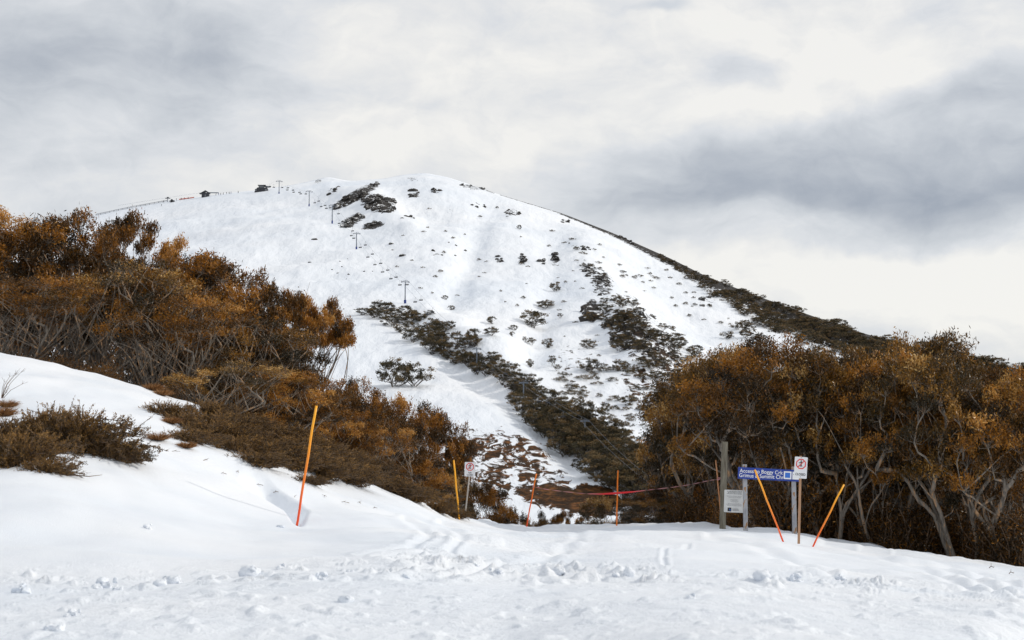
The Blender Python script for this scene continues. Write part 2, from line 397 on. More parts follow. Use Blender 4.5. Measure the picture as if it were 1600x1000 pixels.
# ------------------------------------------------------------------ mountain
MC = np.array([(-900,470,1150),(-300,392,1250),(0,362,1280),(140,338,1280),(200,325,1270),(260,314,1260),(320,306,1240),(400,297,1220),(450,290,1230),(480,284,1240),(513,276,1240),(545,283,1240),(600,279,1230),
    (630,273,1225),(665,270,1220),(700,277,1210),(740,290,1190),(780,304,1170),(830,319,1150),(880,334,1120),(960,365,1050),(1050,405,980),(1100,430,940),(1150,450,900),(1250,487,810),(1350,521,730),(1450,548,680),(1600,578,620),(1800,625,560),(2400,720,480)], float)
GX = np.arange(-1000, 2600, 2.)
def gsm(tab, c, sig):
    v = np.interp(GX, tab[:,0], tab[:,c]); k = np.exp(-.5*(np.arange(-4*sig, 4*sig+1, 2)/sig)**2); k /= k.sum()
    n = len(k)//2; return np.convolve(np.concatenate([np.full(n, v[0]), v, np.full(n, v[-1])]), k, 'valid')
_a, _b, _c = gsm(MC, 1, 6), gsm(MC, 2, 60), gsm(MC, 1, 70)
def mc_py(px): return np.interp(px, GX, _a)
def mc_wide(px): return np.interp(px, GX, _c)
def mc_Y(px): return np.interp(px, GX, _b)
PB = 830.
def mt_Y(px, py):
    c = mc_wide(px); tt = np.clip((PB-py)/(PB-c), -.6, 1.3)
    return 1/(1/250. + (1/mc_Y(px)-1/250.)*np.where(tt > 0, np.abs(tt)**.86, tt))
def mt_disp(x, y):
    far = sstep(240, 500, y)
    return (5.0*fbm(x/120, y/150, 3, 51)+1.0*fbm(x/22, y/30, 3, 52)+.35*fbm(x/7, y/9, 3, 53))*(.35+.65*far)
def rib(px, py):
    """spurs and gullies by where they stand on the slope"""
    s = 0
    for (ax, ay, bx, by, w, h) in [(520,296,640,352,26,9), (905,400,1010,560,40,10), (665,275,860,420,34,5), (700,500,1000,720,30,5), (560,290,600,330,25,6),
                                   (760,330,700,480,26,-6), (870,400,830,560,30,-6), (1010,420,1130,540,40,-8), (640,500,900,720,22,-3)]:
        d = np.array([bx-ax, by-ay], float); q = np.clip(((px-ax)*d[0]+(py-ay)*d[1])/(d@d), 0, 1)
        s = s+h*np.exp(-(np.hypot(px-ax-q*d[0], (py-ay-q*d[1])*1.3)/w)**2)
    return .6*s*sstep(0, 30, py-mc_py(px))
def mt_pt(px, py, sink=0):
    p = P(px, py, mt_Y(px, py)); zz = p[...,2]+mt_disp(p[...,0], p[...,1])*sstep(0, 20, py-mc_py(px))+rib(px, py)-sink
    # displaced ground shows a little higher or lower: walk the ray onto it
    return Vector((float(p[0]), float(p[1]), float(zz)))
def mt_hit(px, py, sink=0):
    q = py
    for _ in range(6):
        p = mt_pt(px, q)
        vz = p.z; yy = p.y; t_ = vz/yy
        v = (t_*CP-SP)/(CP+t_*SP); pyy = 500-v*F
        q += (py-pyy)*.8
        q = max(q, float(mc_py(px))+.5)
    p = mt_pt(px, q); p.z -= sink
    return p
mcols = np.concatenate([np.arange(-900, -60, 14), np.arange(-60, 1660, 2.6), np.arange(1660, 2400, 14)])
NM = 300
t = np.linspace(0, 1, NM)
CC = mcols[None,:]*np.ones((NM,1)); PYm = 1020+(mc_py(mcols)[None,:]-1020)*t[:,None]
YM = mt_Y(CC, PYm); b = P(CC, PYm, YM)
zz = b[...,2]+mt_disp(b[...,0], b[...,1])*sstep(0, 20, PYm-mc_py(CC))+rib(CC, PYm)
def ell(cx, cy, rx, ry, ang=0, val=1):
    a = R(ang); X = (CC-cx)*math.cos(a)+(PYm-cy)*math.sin(a); Yv = -(CC-cx)*math.sin(a)+(PYm-cy)*math.cos(a)
    d = (X/(rx*1.1))**2+(Yv/(ry*1.15))**2
    return (val+.04)*np.exp(-d**2)
bare = np.zeros_like(CC)+.0
vy_, vz_ = b[...,1], zz; tq_ = vz_/vy_; PYg = PYm; PYm = 500-F*(tq_*CP-SP)/(CP+tq_*SP)
BP = [(800,708,90,40,20,.485),(850,752,80,34,26,.49),(760,695,60,30,10,.46),(900,782,70,24,14,.66),(930,776,46,20,10,.72),(720,715,50,60,0,.48),(860,776,80,22,12,.52),(770,755,50,40,30,.46),(700,760,80,60,0,.44),
      (590,318,32,17,10,.56),(556,306,48,10,-28,.56),(550,345,26,10,-25,.52),(583,353,24,6,-10,.54),(520,298,14,7,-30,.40),(497,283,9,4,-20,.45),(646,281,16,5,10,.40),(647,305,9,7,0,.45),(681,298,9,6,0,.42),(738,293,26,5,5,.42),
      (485,335,8,4,-30,.4),(705,330,9,5,-10,.38),(745,321,18,5,-5,.38),(801,332,17,8,5,.42),(884,346,10,5,0,.42),(912,367,12,3,8,.38),(900,386,26,4,12,.40),(947,401,14,4,8,.36),(676,396,14,6,0,.38),
      (640,340,16,4,0,.36),(780,407,8,9,0,.40),(816,406,11,10,0,.46),(845,409,12,5,0,.42),(868,407,10,13,0,.46),(918,420,24,14,35,.44),(940,440,22,14,40,.44),(936,452,14,14,0,.42),(975,470,36,14,5,.40),
      (925,487,15,20,0,.60),(990,520,58,44,35,.49),(1035,555,55,34,20,.46),(960,500,30,26,0,.50),(1000,600,50,40,20,.42),(940,440,30,20,50,.48),(900,560,50,40,0,.36),(1030,640,40,40,0,.42),(1104,470,20,14,0,.38),(975,372,22,6,32,.45),(940,600,60,40,10,.27),(1010,590,40,50,0,.30),(1040,660,50,50,0,.30),(1153,515,30,14,10,.30),(960,650,60,24,20,.28)]
for e in BP: bare = np.maximum(bare, ell(*e))
# vegetated edge of the right hand ridge, widening downhill
rd = PYm-mc_py(CC)
wd = np.interp(CC, [690, 860, 880, 960, 1050, 1150, 1250, 1350, 1450, 1600, 2400], [.5, 2, 4, 8, 18, 34, 52, 66, 90, 150, 180])
bare = np.maximum(bare, np.where(CC > 780, .62*np.exp(-(rd/wd)**3), 0))
bare = np.maximum(bare, .55*np.exp(-((CC-765)/16)**2-(rd/4)**2))
# snow free floor under the long diagonal belt of trees
def beltc(px): return np.interp(px, [560, 640, 740, 850, 950, 1040], [483, 505, 560, 630, 705, 765])
bare = np.maximum(bare, np.where((CC > 560) & (CC < 1080), .40*np.exp(-((PYm-beltc(CC)-4)/np.interp(CC, [560,640,850,1000],[7,20,26,32]))**4), 0))
rows = [np.stack([b[...,0], b[...,1], zz], -1)]
ex = []
top = rows[0][-1]
for d, dz in ((15, 1.5), (50, 10), (120, 40), (260, 110), (600, 300), (2500, 500), (9000, 600)):
    k = 1+d/np.maximum(top[:,1], 1)
    ex.append(np.stack([top[:,0]*k, top[:,1]+d, np.minimum(top[:,2], top[:,2]-dz)], -1))
Gm = np.concatenate([rows[0], np.array(ex)], 0)
bb = np.concatenate([bare, np.repeat(bare[-1:], 7, 0)], 0)
me = np_mesh('mountain', Gm.reshape(-1,3), grid_quads(*Gm.shape[:2]), [M['snow_far']], {'bare': bb.ravel()}, smooth=True)
tag(link('mountain', me), 'snow covered mountain with rocky spurs and heath', kind='structure')

# ------------------------------------------------------------------ plants
def leaf_quads(c, d, length, width, rnd):
    """rhombic leaves: centres c, directions d"""
    n = len(c)
    d = d/np.linalg.norm(d, axis=1, keepdims=True)
    r = rnd.normal(size=(n,3)); s = np.cross(d, r); s /= np.linalg.norm(s, axis=1, keepdims=True)+1e-9
    L_ = (length*rnd.uniform(.7, 1.3, (n,1)))/2; W = (width*rnd.uniform(.7, 1.3, (n,1)))/2
    v = np.stack([c-d*L_, c+s*W, c+d*L_, c-s*W], 1).reshape(-1,3)
    f = np.arange(4*n).reshape(-1,4)
    return v, f
def tube_np(paths, sides=5):
    V = []; Q = []; off = 0
    for pts, rad in paths:
        pts = np.asarray(pts); n = len(pts)
        d = np.gradient(pts, axis=0); d /= np.linalg.norm(d, axis=1, keepdims=True)+1e-9
        up = np.array([.31, .87, .23]) if abs(d[0] @ np.array([.31, .87, .23])) < .9 else np.array([1., 0, 0])
        a = np.cross(d, up); a /= np.linalg.norm(a, axis=1, keepdims=True)+1e-9; bq = np.cross(d, a)
        k = sides if max(rad) > .02 else 3
        th = np.arange(k)*2*np.pi/k
        ring = pts[:,None]+(a[:,None]*np.cos(th)[None,:,None]+bq[:,None]*np.sin(th)[None,:,None])*np.asarray(rad)[:,None,None]
        V.append(ring.reshape(-1,3))
        i = np.arange(n-1)[:,None]*k+np.arange(k)[None]; j = np.arange(n-1)[:,None]*k+(np.arange(k)[None]+1)%k
        Q.append((np.stack([i, j, j+k, i+k], -1)+off).reshape(-1,4)); off += n*k
    return np.concatenate(V), np.concatenate(Q)

def make_tree(seed, H=6., Rr=3., stems=4, nclump=55, leaves=36000, leaf=.11, base=.35, clump_r=.62, lean=(0, 0), shell=.55, flat=.6, r0=.019, wob=.12, fan=1.0, thin=46, topmin=-2.):
    rnd = np.random.default_rng(seed)
    nodes = [np.array([0, 0, -.6])]; par = [-1]; dirs = [np.array([0, 0, 1.])]
    def add(p, q):
        nodes.append(np.asarray(p, float)); par.append(q); d = nodes[-1]-nodes[q]; dirs.append(d/(np.linalg.norm(d)+1e-9)); return len(nodes)-1
    L3 = np.array([lean[0], lean[1], 0])
    for s in range(stems):
        a = 2*np.pi*(s+rnd.uniform(-.35, .35))/stems; rr_ = rnd.uniform(.35, .80)*Rr
        k = 0; n = 9; tipz = H*rnd.uniform(.42, .62)
        ph = rnd.uniform(0, 6.3, 2)
        off = np.array([math.cos(a), math.sin(a), 0])*rnd.uniform(.03, .14)*Rr/3
        for i in range(1, n+1):
            f = i/n
            p = off+np.array([math.cos(a), math.sin(a), 0])*rr_*(f**1.25)+L3*H*f*f+np.array([math.sin(f*6+ph[0])-math.sin(ph[0]), math.cos(f*5+ph[1])-math.cos(ph[1]), 0])*wob*1.5
            p = p+np.array([0, 0, -.3+(tipz+.3)*f])
            k = add(p, k)
    cl = []
    tries = 0
    while len(cl) < nclump and tries < 9000:
        tries += 1
        u = rnd.normal(size=3); u /= np.linalg.norm(u); 
        rad = rnd.uniform(shell, 1)**.7
        c = u*rad; zc = (c[2]*.5+.5)
        if c[2] < -.55 and rnd.random() < .7: continue
        if u[2] < topmin: continue
        hx = H*base+zc*(H*(1-base)-clump_r*flat*.6)
        bump = 1+.16*math.sin(3*math.atan2(u[1], u[0])+seed)+.1*math.sin(5*math.atan2(u[1], u[0])+2*seed)
        p = np.array([c[0]*Rr*bump, c[1]*Rr*bump, hx])+L3*H*(hx/H)**2
        if all(np.linalg.norm((p-q)/np.array([1, 1, .7])) > clump_r*.75 for q in cl): cl.append(p)
    cl.sort(key=lambda p: p[2]+.5*np.linalg.norm(p[:2]))
    ends = []
    for c in cl:
        arr = np.array(nodes); d = arr-c
        hd = np.hypot(d[:,0], d[:,1]); cost = np.linalg.norm(d, axis=1)+np.maximum(hd*fan+.25-(c[2]-arr[:,2]), 0)*2.6
        cost[0] += 50; cost[arr[:,2] < .1*H] += 2
        k = int(np.argmin(cost)); st = nodes[k]; D = np.linalg.norm(c-st); n = max(3, int(D/.32))
        d0 = dirs[k]; ph = rnd.uniform(0, 6.3, 3)
        tgt = c-np.array([0, 0, clump_r*flat*.5])
        c1 = st+d0*D*.35; c2 = tgt-np.array([0, 0, 1])*D*.12-(st-tgt)*-.05
        for i in range(1, n+1):
            f = i/n
            p = (1-f)**3*st+3*(1-f)**2*f*c1+3*(1-f)*f*f*c2+f**3*tgt+np.sin(ph+f*7)*wob*.55*math.sin(math.pi*f)
            k = add(p, k)
        ends.append((k, c))
    # radii by pipe model
    cnt = np.zeros(len(nodes)); 
    for k, _ in ends: cnt[k] += 1
    for i in range(len(nodes)-1, 0, -1): cnt[par[i]] += cnt[i]
    rad = r0*np.maximum(cnt, .6)**.5*(H/6)
    nd = np.array(nodes)
    ch = {}
    for i in range(1, len(nodes)): ch.setdefault(par[i], []).append(i)
    paths = []
    starts = [(0, c) for c in ch.get(0, [])]
    while starts:
        a, c = starts.pop(); seq = [a, c]
        while ch.get(seq[-1]):
            kids = sorted(ch[seq[-1]], key=lambda q: -cnt[q]); nxt = kids[0]
            for o in kids[1:]: starts.append((seq[-1], o))
            seq.append(nxt)
        rs = rad[seq].copy(); rs[0] = min(rs[0], rs[1]*1.25); rs = np.maximum(rs, .009*(H/6))
        rs = rs*(1+.12*np.sin(np.arange(len(rs))*1.9+a))
        if len(seq) > 2: paths.append((nd[seq], rs))
    # slender bare stems fanning up into the crown
    low = [i for i in range(len(nodes)) if .04*H < nd[i][2] < .5*H]
    for j in range(thin):
        a_ = nd[low[rnd.integers(0, len(low))]]; c = cl[rnd.integers(0, len(cl))]
        hd_ = np.linalg.norm((c-a_)[:2])
        if c[2]-a_[2] < .5*hd_: continue
        e_ = c+rnd.normal(size=3)*.25; q1 = a_*.66+e_*.34+rnd.normal(size=3)*.16; q2 = a_*.3+e_*.7+np.array([0, 0, .12*hd_])+rnd.normal(size=3)*.12
        ts = np.linspace(0, 1, 8)[:,None]; pth = (1-ts)**3*a_+3*(1-ts)**2*ts*q1+3*(1-ts)*ts*ts*q2+ts**3*e_
        paths.append((pth, np.linspace(rnd.uniform(.015, .032), .008, 8)*(H/6)))
    # twigs
    tips = []; tp = []; tc = []
    for ci, (k, c) in enumerate(ends):
        cr_ = clump_r*rnd.uniform(.75, 1.25); ct = rnd.uniform(0, 1)**1.1
        for j in range(11):
            u = rnd.normal(size=3); u /= np.linalg.norm(u); u[2] = abs(u[2])*.9-.15
            e = c+u*cr_*np.array([1, 1, flat])*rnd.uniform(.65, 1.05)
            s0 = nd[k]; m = (s0+e)/2+np.array([0, 0, -.06])+rnd.normal(size=3)*.05
            paths.append((np.array([s0, m, e]), np.array([.010, .008, .005])*(H/6)))
            tips.append(e); tp.append(m); tc.append(ct)
    tips = np.array(tips); tp = np.array(tp); tc = np.array(tc)
    n = leaves; idx = rnd.integers(0, len(tips), n)
    f = rnd.uniform(.25, 1.12, (n,1))
    c = tp[idx]*(1-f)+tips[idx]*f+rnd.normal(size=(n,3))*clump_r*np.array([.15, .15, .12])
    d = (tips[idx]-tp[idx])*.8/clump_r+rnd.normal(size=(n,3))*.7+np.array([0, 0, -.25])
    v, q = leaf_quads(c, d, leaf, leaf*.30, rnd)
    tint = np.clip(tc[idx]*.80+rnd.normal(.0, .14, n)+.20*sstep(.35, .95, c[:,2]/H), 0, 1)  # sunlit crown tops painted into the leaf colour: tint rises with height
    tv, tq = tube_np(paths, 7)
    return (tv, tq), (v, q, np.repeat(tint, 4))

def tree_meshes(seed, leafmat='leaf', **kw):
    (tv, tq), (v, q, ti) = make_tree(seed, **kw)
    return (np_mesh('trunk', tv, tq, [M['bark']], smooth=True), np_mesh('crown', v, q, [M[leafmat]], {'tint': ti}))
K_ = dict(leaf=.125, flat=.7, clump_r=.66)
GUM = [tree_meshes(1, lean=(.14, 0), base=.30, stems=8, nclump=100, leaves=52000, r0=.015, **K_), tree_meshes(2, lean=(.18, 0), base=.36, stems=9, nclump=90, leaves=48000, r0=.015, **K_),
       tree_meshes(13, stems=5, base=.27, nclump=92, leaves=44000, r0=.020, thin=24, lean=(.12, 0), wob=.17, **K_), tree_meshes(14, stems=4, base=.30, nclump=80, leaves=38000, leafmat='leaf_green', r0=.021, thin=24, lean=(.20, 0), wob=.18, **K_),
       tree_meshes(15, stems=5, base=.27, lean=(.16, 0), nclump=90, leaves=42000, leafmat='leaf_green', r0=.020, thin=24, wob=.17, **K_)]
FAN = [tree_meshes(16, stems=12, base=.55, lean=(.22, 0), nclump=52, leaves=19000, leaf=.12, r0=.017, thin=110), tree_meshes(17, stems=10, base=.5, lean=(.28, 0), nclump=46, leaves=17000, leaf=.12, r0=.018, thin=110, leafmat='leaf_green')]
AIRY = [tree_meshes(6, stems=7, base=.5, nclump=40, leaves=21000, lean=(.22, 0), clump_r=.5, shell=.75, leaf=.12, r0=.014, thin=60), tree_meshes(7, stems=6, base=.5, nclump=42, leaves=22000, lean=(.1, 0), clump_r=.5, shell=.7, leaf=.12, r0=.014)]
UMB = tree_meshes(21, stems=7, base=.5, nclump=46, leaves=26000, lean=(.26, 0), clump_r=.5, shell=.8, leaf=.12, r0=.013, thin=70, flat=.55, topmin=.05)
BUSH = [tree_meshes(8, stems=9, base=.08, nclump=66, leaves=38000, shell=.5, r0=.010, thin=90, **K_), tree_meshes(9, stems=8, base=.12, nclump=60, leaves=34000, shell=.5, lean=(.12, 0), r0=.011, thin=90, leafmat='leaf_green', **K_)]

def place_tree(pair, px, Y, top_py, wpx, label, group, cat='tree', name='snow_gum', rot=None, basez=None):
    b_ = behind(px, Y) if basez is None else basez
    topz = float(P(px, top_py, Y)[2]); h = topz-b_.z; w = wpx/F*Y
    e = empty(name, b_); e.scale = (w/6.2, w/6.2, h/6.0)
    e.rotation_euler = (0, 0, R(random.uniform(-25, 25) if rot is None else rot))
    link('trunk', pair[0], e); link('crown', pair[1], e)
    tag(e, label, cat, group); return e
GL = 'snow gums on the left bank'; GS = 'bushy gums running down the left slope'; GR = 'snow gums behind the signs'
D_ = place_tree
D_(GUM[0], -30, 45, 322, 290, 'large rust brown snow gum cut by the left frame edge', GL)
D_(GUM[2], 92, 46, 322, 230, 'tall rust brown gum with a domed top second from the left edge', GL)
D_(AIRY[1], 212, 49, 326, 190, 'airy gum with sky and snow showing through its flat topped crown', GL)
D_(FAN[0], 20, 41, 425, 270, 'lower gum with leaning bare stems standing at the far left behind the snow bank', GL, rot=5)
D_(FAN[1], 150, 42, 400, 260, 'gum with thick pale grey stems just behind the crest of the snow bank', GL)
D_(GUM[1], 262, 45, 382, 250, 'wide dense rust crown sloping down towards the piste', GL, rot=10)
D_(GUM[0], 318, 47, 408, 200, 'orange brown gum at the right shoulder of the tall left thicket', GL, rot=0)
D_(FAN[0], 255, 41, 450, 240, 'gum with fanned pale stems below the widest crown of the left thicket', GL)
D_(AIRY[0], 405, 49, 440, 130, 'thin crowned gum whose tufted top stands against the piste', GL, rot=0)
D_(FAN[1], 350, 42, 490, 220, 'slanting gum with long dark limbs above the middle of the heath band', GL, rot=0)
D_(GUM[0], 410, 44, 492, 170, 'bright orange crowned gum below the thin crowned gum', GL, rot=0)
D_(UMB, 440, 50, 454, 165, 'leaning gum with umbrella shaped tufts reaching out over the snow', GL, rot=-8)
D_(GUM[1], 430, 41, 575, 190, 'dark lower gum above the tall orange pole', GL)
D_(FAN[1], 330, 39.5, 560, 220, 'low dark twiggy gum directly behind the middle heath shrubs', GL)
D_(GUM[2], 545, 49, 586, 150, 'rust brown gum standing just right of the top of the tall orange pole', GS)
D_(GUM[1], 490, 44, 625, 150, 'gum with dense brown crown directly behind the tall orange pole', GS, rot=0)
D_(GUM[0], 605, 53, 608, 140, 'spreading rust crown with small snow gaps midway down the left slope', GS, rot=0)
D_(FAN[0], 565, 45, 655, 170, 'gum with tangled pale branches low on the left slope', GS)
D_(GUM[1], 655, 56, 630, 130, 'gum with overhanging rust crown at the edge of the piste', GS, rot=0)
D_(BUSH[0], 630, 46, 700, 150, 'rounded brown bush gum left of the two thin poles', GS)
D_(AIRY[0], 685, 56, 672, 80, 'small airy gum whose branch tips hang over the patchy heath slope', GS, rot=0)
D_(BUSH[1], 690, 50, 722, 110, 'brown bush gum directly behind the yellow pole and the small sign', GS)
D_(BUSH[0], 748, 54, 738, 110, 'brown bush gum to the right of the small run closed sign', GS)
D_(BUSH[1], 665, 43, 762, 120, 'low brown bush at the snow edge left of the yellow pole', GS, 'bush', 'gum_bush')
D_(BUSH[0], 785, 60, 780, 80, 'low bush tapering to the snow at the foot of the left slope', GS, 'bush', 'gum_bush')
D_(BUSH[1], 835, 62, 792, 74, 'small round bush top behind the leaning orange pole in the dip', GS, 'bush', 'gum_bush')
D_(AIRY[1], 885, 62, 796, 70, 'small gappy bush top in the lowest part of the saddle', GS, 'bush', 'gum_bush')
# right hand thicket
D_(BUSH[1], 955, 58, 762, 130, 'rounded orange brown bush behind the upright pole with red tape', GR, 'bush', 'gum_bush')
D_(BUSH[0], 1040, 54, 745, 160, 'wide brown bush between the upright pole and the wooden post', GR, 'bush', 'gum_bush')
D_(BUSH[1], 1010, 50, 775, 130, 'low grey brown bush at the snow edge below the drooping tape', GR, 'bush', 'gum_bush')
D_(GUM[4], 1070, 52, 566, 195, 'leftmost snow gum of the right thicket spreading over the valley', GR, rot=0)
D_(GUM[4], 1122, 49, 530, 230, 'snow gum with twisted grey limbs above the wooden post', GR, rot=40)
D_(GUM[2], 1200, 43.0, 516, 260, 'broad snow gum with forked trunk directly behind the blue sign', GR, rot=20)
D_(GUM[3], 1300, 42.0, 526, 230, 'snow gum with a dark hollowed trunk behind the closed sign', GR, rot=70)
D_(GUM[0], 1370, 41.3, 540, 220, 'snow gum with leaning grey trunks right of the last yellow pole', GR, rot=15)
D_(GUM[4], 1430, 43, 512, 230, 'tallest snow gum of the right thicket with a pointed top', GR, rot=-20)
D_(GUM[3], 1500, 40, 545, 250, 'snow gum with long slanting limbs near the right frame edge', GR, rot=200)
D_(GUM[2], 1590, 39, 566, 250, 'snow gum cut by the right frame edge', GR, rot=60)
D_(GUM[4], 1700, 45, 575, 260, 'snow gum just beyond the right frame edge', GR)
for px, Y, tp_ in ((1110, 60, 610), (1260, 57, 545), (1340, 58, 545), (1460, 56, 545), (1550, 55, 568), (1180, 57, 580)):
    D_(random.choice([GUM[2], GUM[4], BUSH[0]]), px, Y, tp_, 230, 'snow gum in the hidden back row of the right hand thicket', 'back row snow gums of the right thicket')
for px, Y, tp_ in ((-60, 52, 380), (60, 53, 390), (180, 54, 400), (300, 54, 455), (395, 52, 530), (480, 53, 600)):
    D_(BUSH[random.randint(0, 1)], px, Y, tp_, 220, 'dark gum filling the back of the left hand thicket', 'back row gums of the left thicket')

for px in range(1090, 1680, 62):
    D_(BUSH[(px//62) % 2], px, 63+random.uniform(-2, 2), 640, 190, 'bushy gum closing the gaps deep inside the right hand thicket', 'deep bushy gums of the right thicket')
# understory: dense twiggy shrubs under the trees
def understory_mesh(seed, leaves=9000, n=150):
    rnd = np.random.default_rng(seed); paths = []; tips = []; mids = []
    for i in range(n):
        a = rnd.uniform(0, 6.28); r1 = rnd.uniform(0, .5); r2 = r1+rnd.uniform(.2, .9); h = rnd.uniform(.5, 1.5)
        p0 = np.array([math.cos(a)*r1, math.sin(a)*r1, -.1]); p3 = np.array([math.cos(a+.3)*r2, math.sin(a+.3)*r2, h])
        m1 = p0*.6+p3*.4+rnd.normal(size=3)*.12; m2 = p0*.25+p3*.75+rnd.normal(size=3)*.12
        paths.append((np.array([p0, m1, m2, p3]), np.array([.016, .012, .008, .005]))); tips.append(p3); mids.append(m1)
    tips = np.array(tips); mids = np.array(mids); idx = rnd.integers(0, n, leaves); f = rnd.uniform(.1, 1.1, (leaves,1))
    c = mids[idx]*(1-f)+tips[idx]*f+rnd.normal(size=(leaves,3))*.13
    v, q = leaf_quads(c, rnd.normal(size=(leaves,3)), .085, .026, rnd)
    tv, tq = tube_np(paths, 5)
    return np_mesh('stems', tv, tq, [M['twig']], smooth=True), np_mesh('foliage', v, q, [M['leaf']], {'tint': np.repeat(np.clip(rnd.normal(.34, .20, leaves), 0, 1), 4)})
UND = [understory_mesh(31), understory_mesh(32)]
def place_shrub(pair, pos, s, label, group, rot=None, sz=None, name='understory_shrub'):
    e = empty(name, pos); e.scale = (s, s, sz or s); e.rotation_euler = (0, 0, R(random.uniform(0, 360) if rot is None else rot))
    link('stems', pair[0], e); link('foliage', pair[1], e); tag(e, label, 'shrub', group); return e
for i in range(34):
    px = 1075+i*16.5+random.uniform(-6, 6); Y = float(crest_Y(px))+random.uniform(2.5, 10)
    place_shrub(UND[i % 2], behind(px, Y), random.uniform(.8, 1.5), 'dark twiggy undergrowth shrub in the shade beneath the right hand snow gums', 'undergrowth shrubs under the right snow gums')
for i in range(20):
    px = -20+i*24+random.uniform(-6, 6); Y = float(crest_Y(px))+random.uniform(2, 7)
    place_shrub(UND[i % 2], behind(px, Y), random.uniform(.32, .6), 'dark twiggy undergrowth shrub at the foot of the left bank gums', 'undergrowth shrubs under the left gums')

# heath shrubs on the bank
def heath_mesh(seed, leaves=38000, nb=150, droop=1.0):
    rnd = np.random.default_rng(seed); paths = []; seg = []
    for i in range(nb):
        a = rnd.uniform(0, 2*math.pi); L_ = rnd.uniform(.55, 1.15); h = rnd.uniform(.10, .62)*(1.15-L_*.5)
        st = np.array([rnd.normal()*.25-.15, rnd.normal()*.22, -.12])
        d = np.array([math.cos(a)+.35, math.sin(a)*.9, 0]); 
        p = [st+d*L_*f+np.array([0, 0, h*math.sin(min(f*1.9, 1.7))*1.15])+rnd.normal(size=3)*.03 for f in (0, .3, .55, .8, 1.0)]
        p = np.array(p); paths.append((p, np.array([.014, .011, .009, .006, .003])))
        for k in range(9):
            f = rnd.uniform(.25, .98)*4; i0 = int(f); b0_ = p[i0]*(1-(f-i0))+p[min(i0+1, 4)]*(f-i0)
            dd = (p[min(i0+1, 4)]-p[i0]); dd /= np.linalg.norm(dd)+1e-9
            e = b0_+dd*rnd.uniform(.08, .22)+rnd.normal(size=3)*np.array([.08, .08, .06])+np.array([0, 0, .04])
            paths.append((np.array([b0_, (b0_+e)/2, e]), np.array([.005, .004, .0025]))); seg.append((b0_, e))
    A = np.array([s[0] for s in seg]); B = np.array([s[1] for s in seg]); idx = rnd.integers(0, len(seg), leaves); f = rnd.uniform(0, 1.05, (leaves,1))
    c = A[idx]*(1-f)+B[idx]*f+rnd.normal(size=(leaves,3))*.012
    d = (B-A)[idx]*4+rnd.normal(size=(leaves,3))*.55
    v, q = leaf_quads(c, d, .040, .012, rnd); ct = rnd.uniform(0, 1, len(seg))
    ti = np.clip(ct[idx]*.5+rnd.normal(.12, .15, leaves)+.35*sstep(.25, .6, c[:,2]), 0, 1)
    tv, tq = tube_np(paths, 5)
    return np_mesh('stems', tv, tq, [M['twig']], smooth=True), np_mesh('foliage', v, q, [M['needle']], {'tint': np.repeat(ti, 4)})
HEATH = [heath_mesh(41), heath_mesh(42), heath_mesh(43)]
def heath(i, px, py, wpx, hpx, label, rot=0, group='heath shrubs poking out of the snow bank'):
    p = near_pt(px, py); w = wpx/F*p.y/2.2; h = hpx/F*p.y/.62*(.72 if px > 230 else .86)
    p.z -= .05
    e = place_shrub(HEATH[i % 3], p, w, label, group, rot=rot, sz=h, name='heath_shrub'); return e
# left foreground pair
heath(0, 118, 700, 190, 85, 'dark spiky heath shrub with bare needle branches, larger one in the left foreground')
heath(1, 175, 714, 110, 42, 'small sprawling heath branches at the right tip of the foreground pair', rot=-10)
heath(2, 25, 722, 150, 70, 'heath shrub cut by the left frame edge with branches reaching onto the snow')
heath(0, 75, 736, 90, 30, 'thin prostrate heath branches lowest on the left foreground snow', rot=-15)
heath(1, 5, 690, 90, 62, 'upper heath shrub at the left frame edge beside the dry grass', rot=20)
heath(2, 85, 680, 110, 60, 'brownish back part shrub behind the spiky foreground heath', rot=30)
BANDP = [(262,650,70,36),(300,668,100,42),(290,688,90,30),(345,690,120,50),(365,672,110,48),(405,712,130,50),(330,652,80,40),(420,690,120,50),(450,726,120,50),(475,712,110,50),(400,724,90,34),(500,742,100,46),(520,728,100,48),
         (478,752,60,22),(545,752,90,42),(570,742,90,44),(595,762,80,34),(620,772,70,30),(640,778,70,34),(375,705,110,44),(455,708,100,40),(680,796,60,26),(705,806,50,22)]
NM_ = ['topmost small heath shrub where the brown band begins', 'heath shrub with bright brown tips near the top of the band', 'low heath edging the snow below the dry grass']
for i, (px, py, w, h) in enumerate(BANDP):
    if i < 3: lb, gp = NM_[i], 'heath shrubs poking out of the snow bank'
    else: lb, gp = 'brown heath shrub merging into the long band below the left gums', 'heath band along the left bank'
    heath(i, px, py, w*1.15, h*1.1, lb, rot=random.uniform(-30, 30), group=gp)
